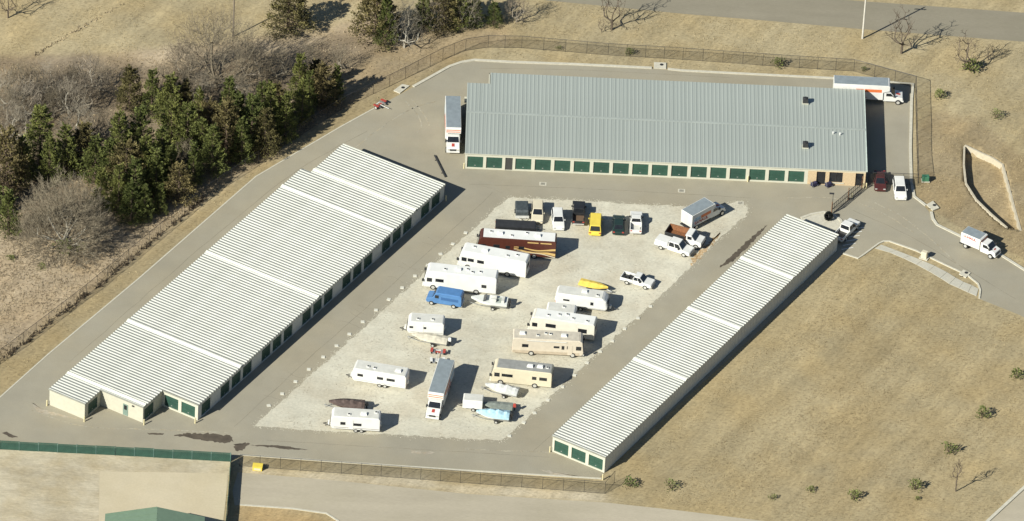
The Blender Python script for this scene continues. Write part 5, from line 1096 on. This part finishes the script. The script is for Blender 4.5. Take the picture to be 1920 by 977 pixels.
# ------------------------------------------------------------------ grass and weeds (uncountable)
straw = mat('straw_blades', (.34, .275, .155), .9, var=.25, scale=.15, c2=(.46, .38, .23), island=.2, spec=.1)
fieldm = mat('field_stubble', (.25, .195, .115), .9, var=.25, scale=.15, c2=(.36, .29, .17), island=.25, spec=.1)
weedm = mat('brown_weeds', (.29, .232, .152), .9, var=.3, scale=.2, c2=(.41, .335, .22), island=.35, spec=.1)
def scatter(name, label, polys, n, h0, h1, m, wd=.10, seed=1, clump=.0, holes=(), lean=.35, band=None):
    g = np.random.default_rng(seed); allp = []
    for poly, share in polys:
        P = np.array(pxpoly(poly)); lo = P.min(0); hi = P.max(0); k = int(n*share*3.2)
        X = g.uniform(lo[0], hi[0], k); Y = g.uniform(lo[1], hi[1], k); ok = inpoly(X, Y, [tuple(q) for q in P])
        for hp in holes: ok &= ~inpoly(X, Y, [tuple(q) for q in pxpoly(hp)])
        if clump:
            fld = np.zeros_like(X)
            for _ in range(14):
                a = g.uniform(0, 6.28) if band is None else R(band)+g.normal(0, .22); f = g.uniform(.15, 1.3) if band is None else g.uniform(.12, .9); fld += np.sin((X*np.cos(a)+Y*np.sin(a))*f+g.uniform(0, 6.28))
            ok &= g.normal(0, 2.0, len(X)) < fld*clump
        allp.append(np.stack([X[ok], Y[ok]], 1)[:int(n*share)])
    P = np.concatenate(allp); N_ = len(P); Z = np.array([ground_z(x, y) for x, y in P])
    V = []; 
    for b_ in range(3):
        a = g.uniform(0, 6.28, N_); h = g.uniform(h0, h1, N_); ox = g.normal(0, wd, (N_, 2)); ln = g.normal(0, lean, (N_, 2))*h[:, None]; w_ = g.uniform(.5, 1.2, N_)*wd
        base = np.concatenate([P+ox, (Z-.02)[:, None]], 1); dx = np.stack([np.cos(a)*w_, np.sin(a)*w_, np.zeros(N_)], 1)
        V.append(np.stack([base-dx, base+dx, np.concatenate([P+ox+ln, (Z+h)[:, None]], 1)], 1))
    V = np.concatenate(V, 0).reshape(-1, 3); me = np_mesh(name, V, np.arange(len(V)).reshape(-1, 3)); me.materials.append(m)
    return struct(obj(name, me, None), label, 'stuff', 'grass')
FIELD = [(1152, 918), (1590, 486), (1640, 470), (1835, 560), (1960, 620), (1960, 860), (1845, 975), (1640, 990), (1430, 970), (1300, 955)]
scatter('grass_tufts', 'dry straw tufts in the field beside the narrow building', [(FIELD, 1.0)], 12000, .04, .11, fieldm, .07, 1, clump=.65, band=-32)
scatter('grass_tufts', 'dry straw tufts around the upper road', [([(900, -40), (1030, 4), (1280, 30), (1618, 60), (1930, 84), (1960, 330), (1920, 500), (1760, 415), (1722, 350), (1716, 160), (1600, 130), (1280, 108), (980, 88), (880, 84), (700, 170), (640, 190), (760, 90)], .75), ([(-40, -60), (900, -60), (640, 70), (560, 100), (200, 120), (-40, 140)], .25)], 24000, .04, .13, straw, .07, 2, clump=.5)
scatter('weeds', 'rough brown weeds below the woods along the fence', [([(-60, 440), (60, 450), (230, 430), (340, 390), (400, 355), (382, 374), (280, 458), (162, 556), (20, 664), (-60, 720)], .55), ([(0, 120), (330, 110), (560, 100), (640, 60), (760, 60), (640, 205), (340, 395), (60, 440), (-40, 400)], .45)], 17000, .06, .24, weedm, .09, 3, clump=.4)
scatter('weeds', 'weeds grown into the wood side fence, coloured dark with its shadow', [([(-60, 728), (20, 668), (162, 560), (280, 462), (382, 378), (388, 372), (384, 368), (278, 454), (158, 552), (14, 660), (-60, 712)], 1.0)], 2600, .3, .8, mat('weeds_with_shadow', (.075, .055, .035), .9, var=.4, scale=.5), .12, 4)  # real weeds at the fence foot, its shadow painted into their dark colour
scatter('weeds', 'old weed row crossing the upper field corner', [([(58, 104), (228, 6), (231, 8), (62, 108)], 1.0)], 500, .1, .4, weedm, .12, 5)
scatter('grass_tufts', 'mown grass strip between kerb and fence', [([(-40, 770), (93, 655), (257, 518), (480, 325), (640, 230), (765, 163), (843, 120), (890, 108), (1079, 115), (1577, 142), (1705, 155), (1712, 168), (1601, 138), (1280, 116), (978, 94), (873, 99), (760, 152), (640, 210), (382, 380), (162, 562), (20, 670), (-40, 715)], 1.0)], 7000, .05, .16, straw, .08, 6)
pbl = scatter('gravel_stones', 'loose grey stones and dark flecks over the gravel yard', [(GRAV, 1.0)], 7000, .02, .07, mat('dark_gravel_fleck', (.30, .27, .21), .95, var=.3), .10, 7, clump=.6)
pbl.location.z = ZG; pbl['category'] = 'gravel'

# loose stones spilled over the gravel edge
g_ = np.random.default_rng(9); E_ = np.array([tuple(p) for p in densify(pxpoly(GRAV+[GRAV[0]]), .05)]); E_ = E_[g_.integers(0, len(E_), 5200)]+g_.normal(0, .33, (5200, 2))
a_ = g_.uniform(0, 6.28, 5200); s_ = g_.uniform(.03, .12, 5200); V_s = []
for k in range(3): V_s.append(np.stack([E_[:, 0]+np.cos(a_+k*2.1)*s_, E_[:, 1]+np.sin(a_+k*2.1)*s_, np.full(5200, ZG+.004)], 1))
V_s.append(np.stack([E_[:, 0], E_[:, 1], ZG+.01+s_*.5], 1)); V_s = np.stack(V_s, 1).reshape(-1, 3); b0 = np.arange(5200)*4
F_s = np.concatenate([np.stack([b0, b0+1, b0+3], 1), np.stack([b0+1, b0+2, b0+3], 1), np.stack([b0+2, b0, b0+3], 1)])
sm_ = np_mesh('spilled_stones', V_s, F_s); sm_.materials.append(mat('pale_stone', (.46, .43, .335), .95, var=.2, island=.15))
struct(obj('spilled_stones', sm_, None), 'loose pale stones spilled along the gravel yard edge', 'stuff', 'gravel')
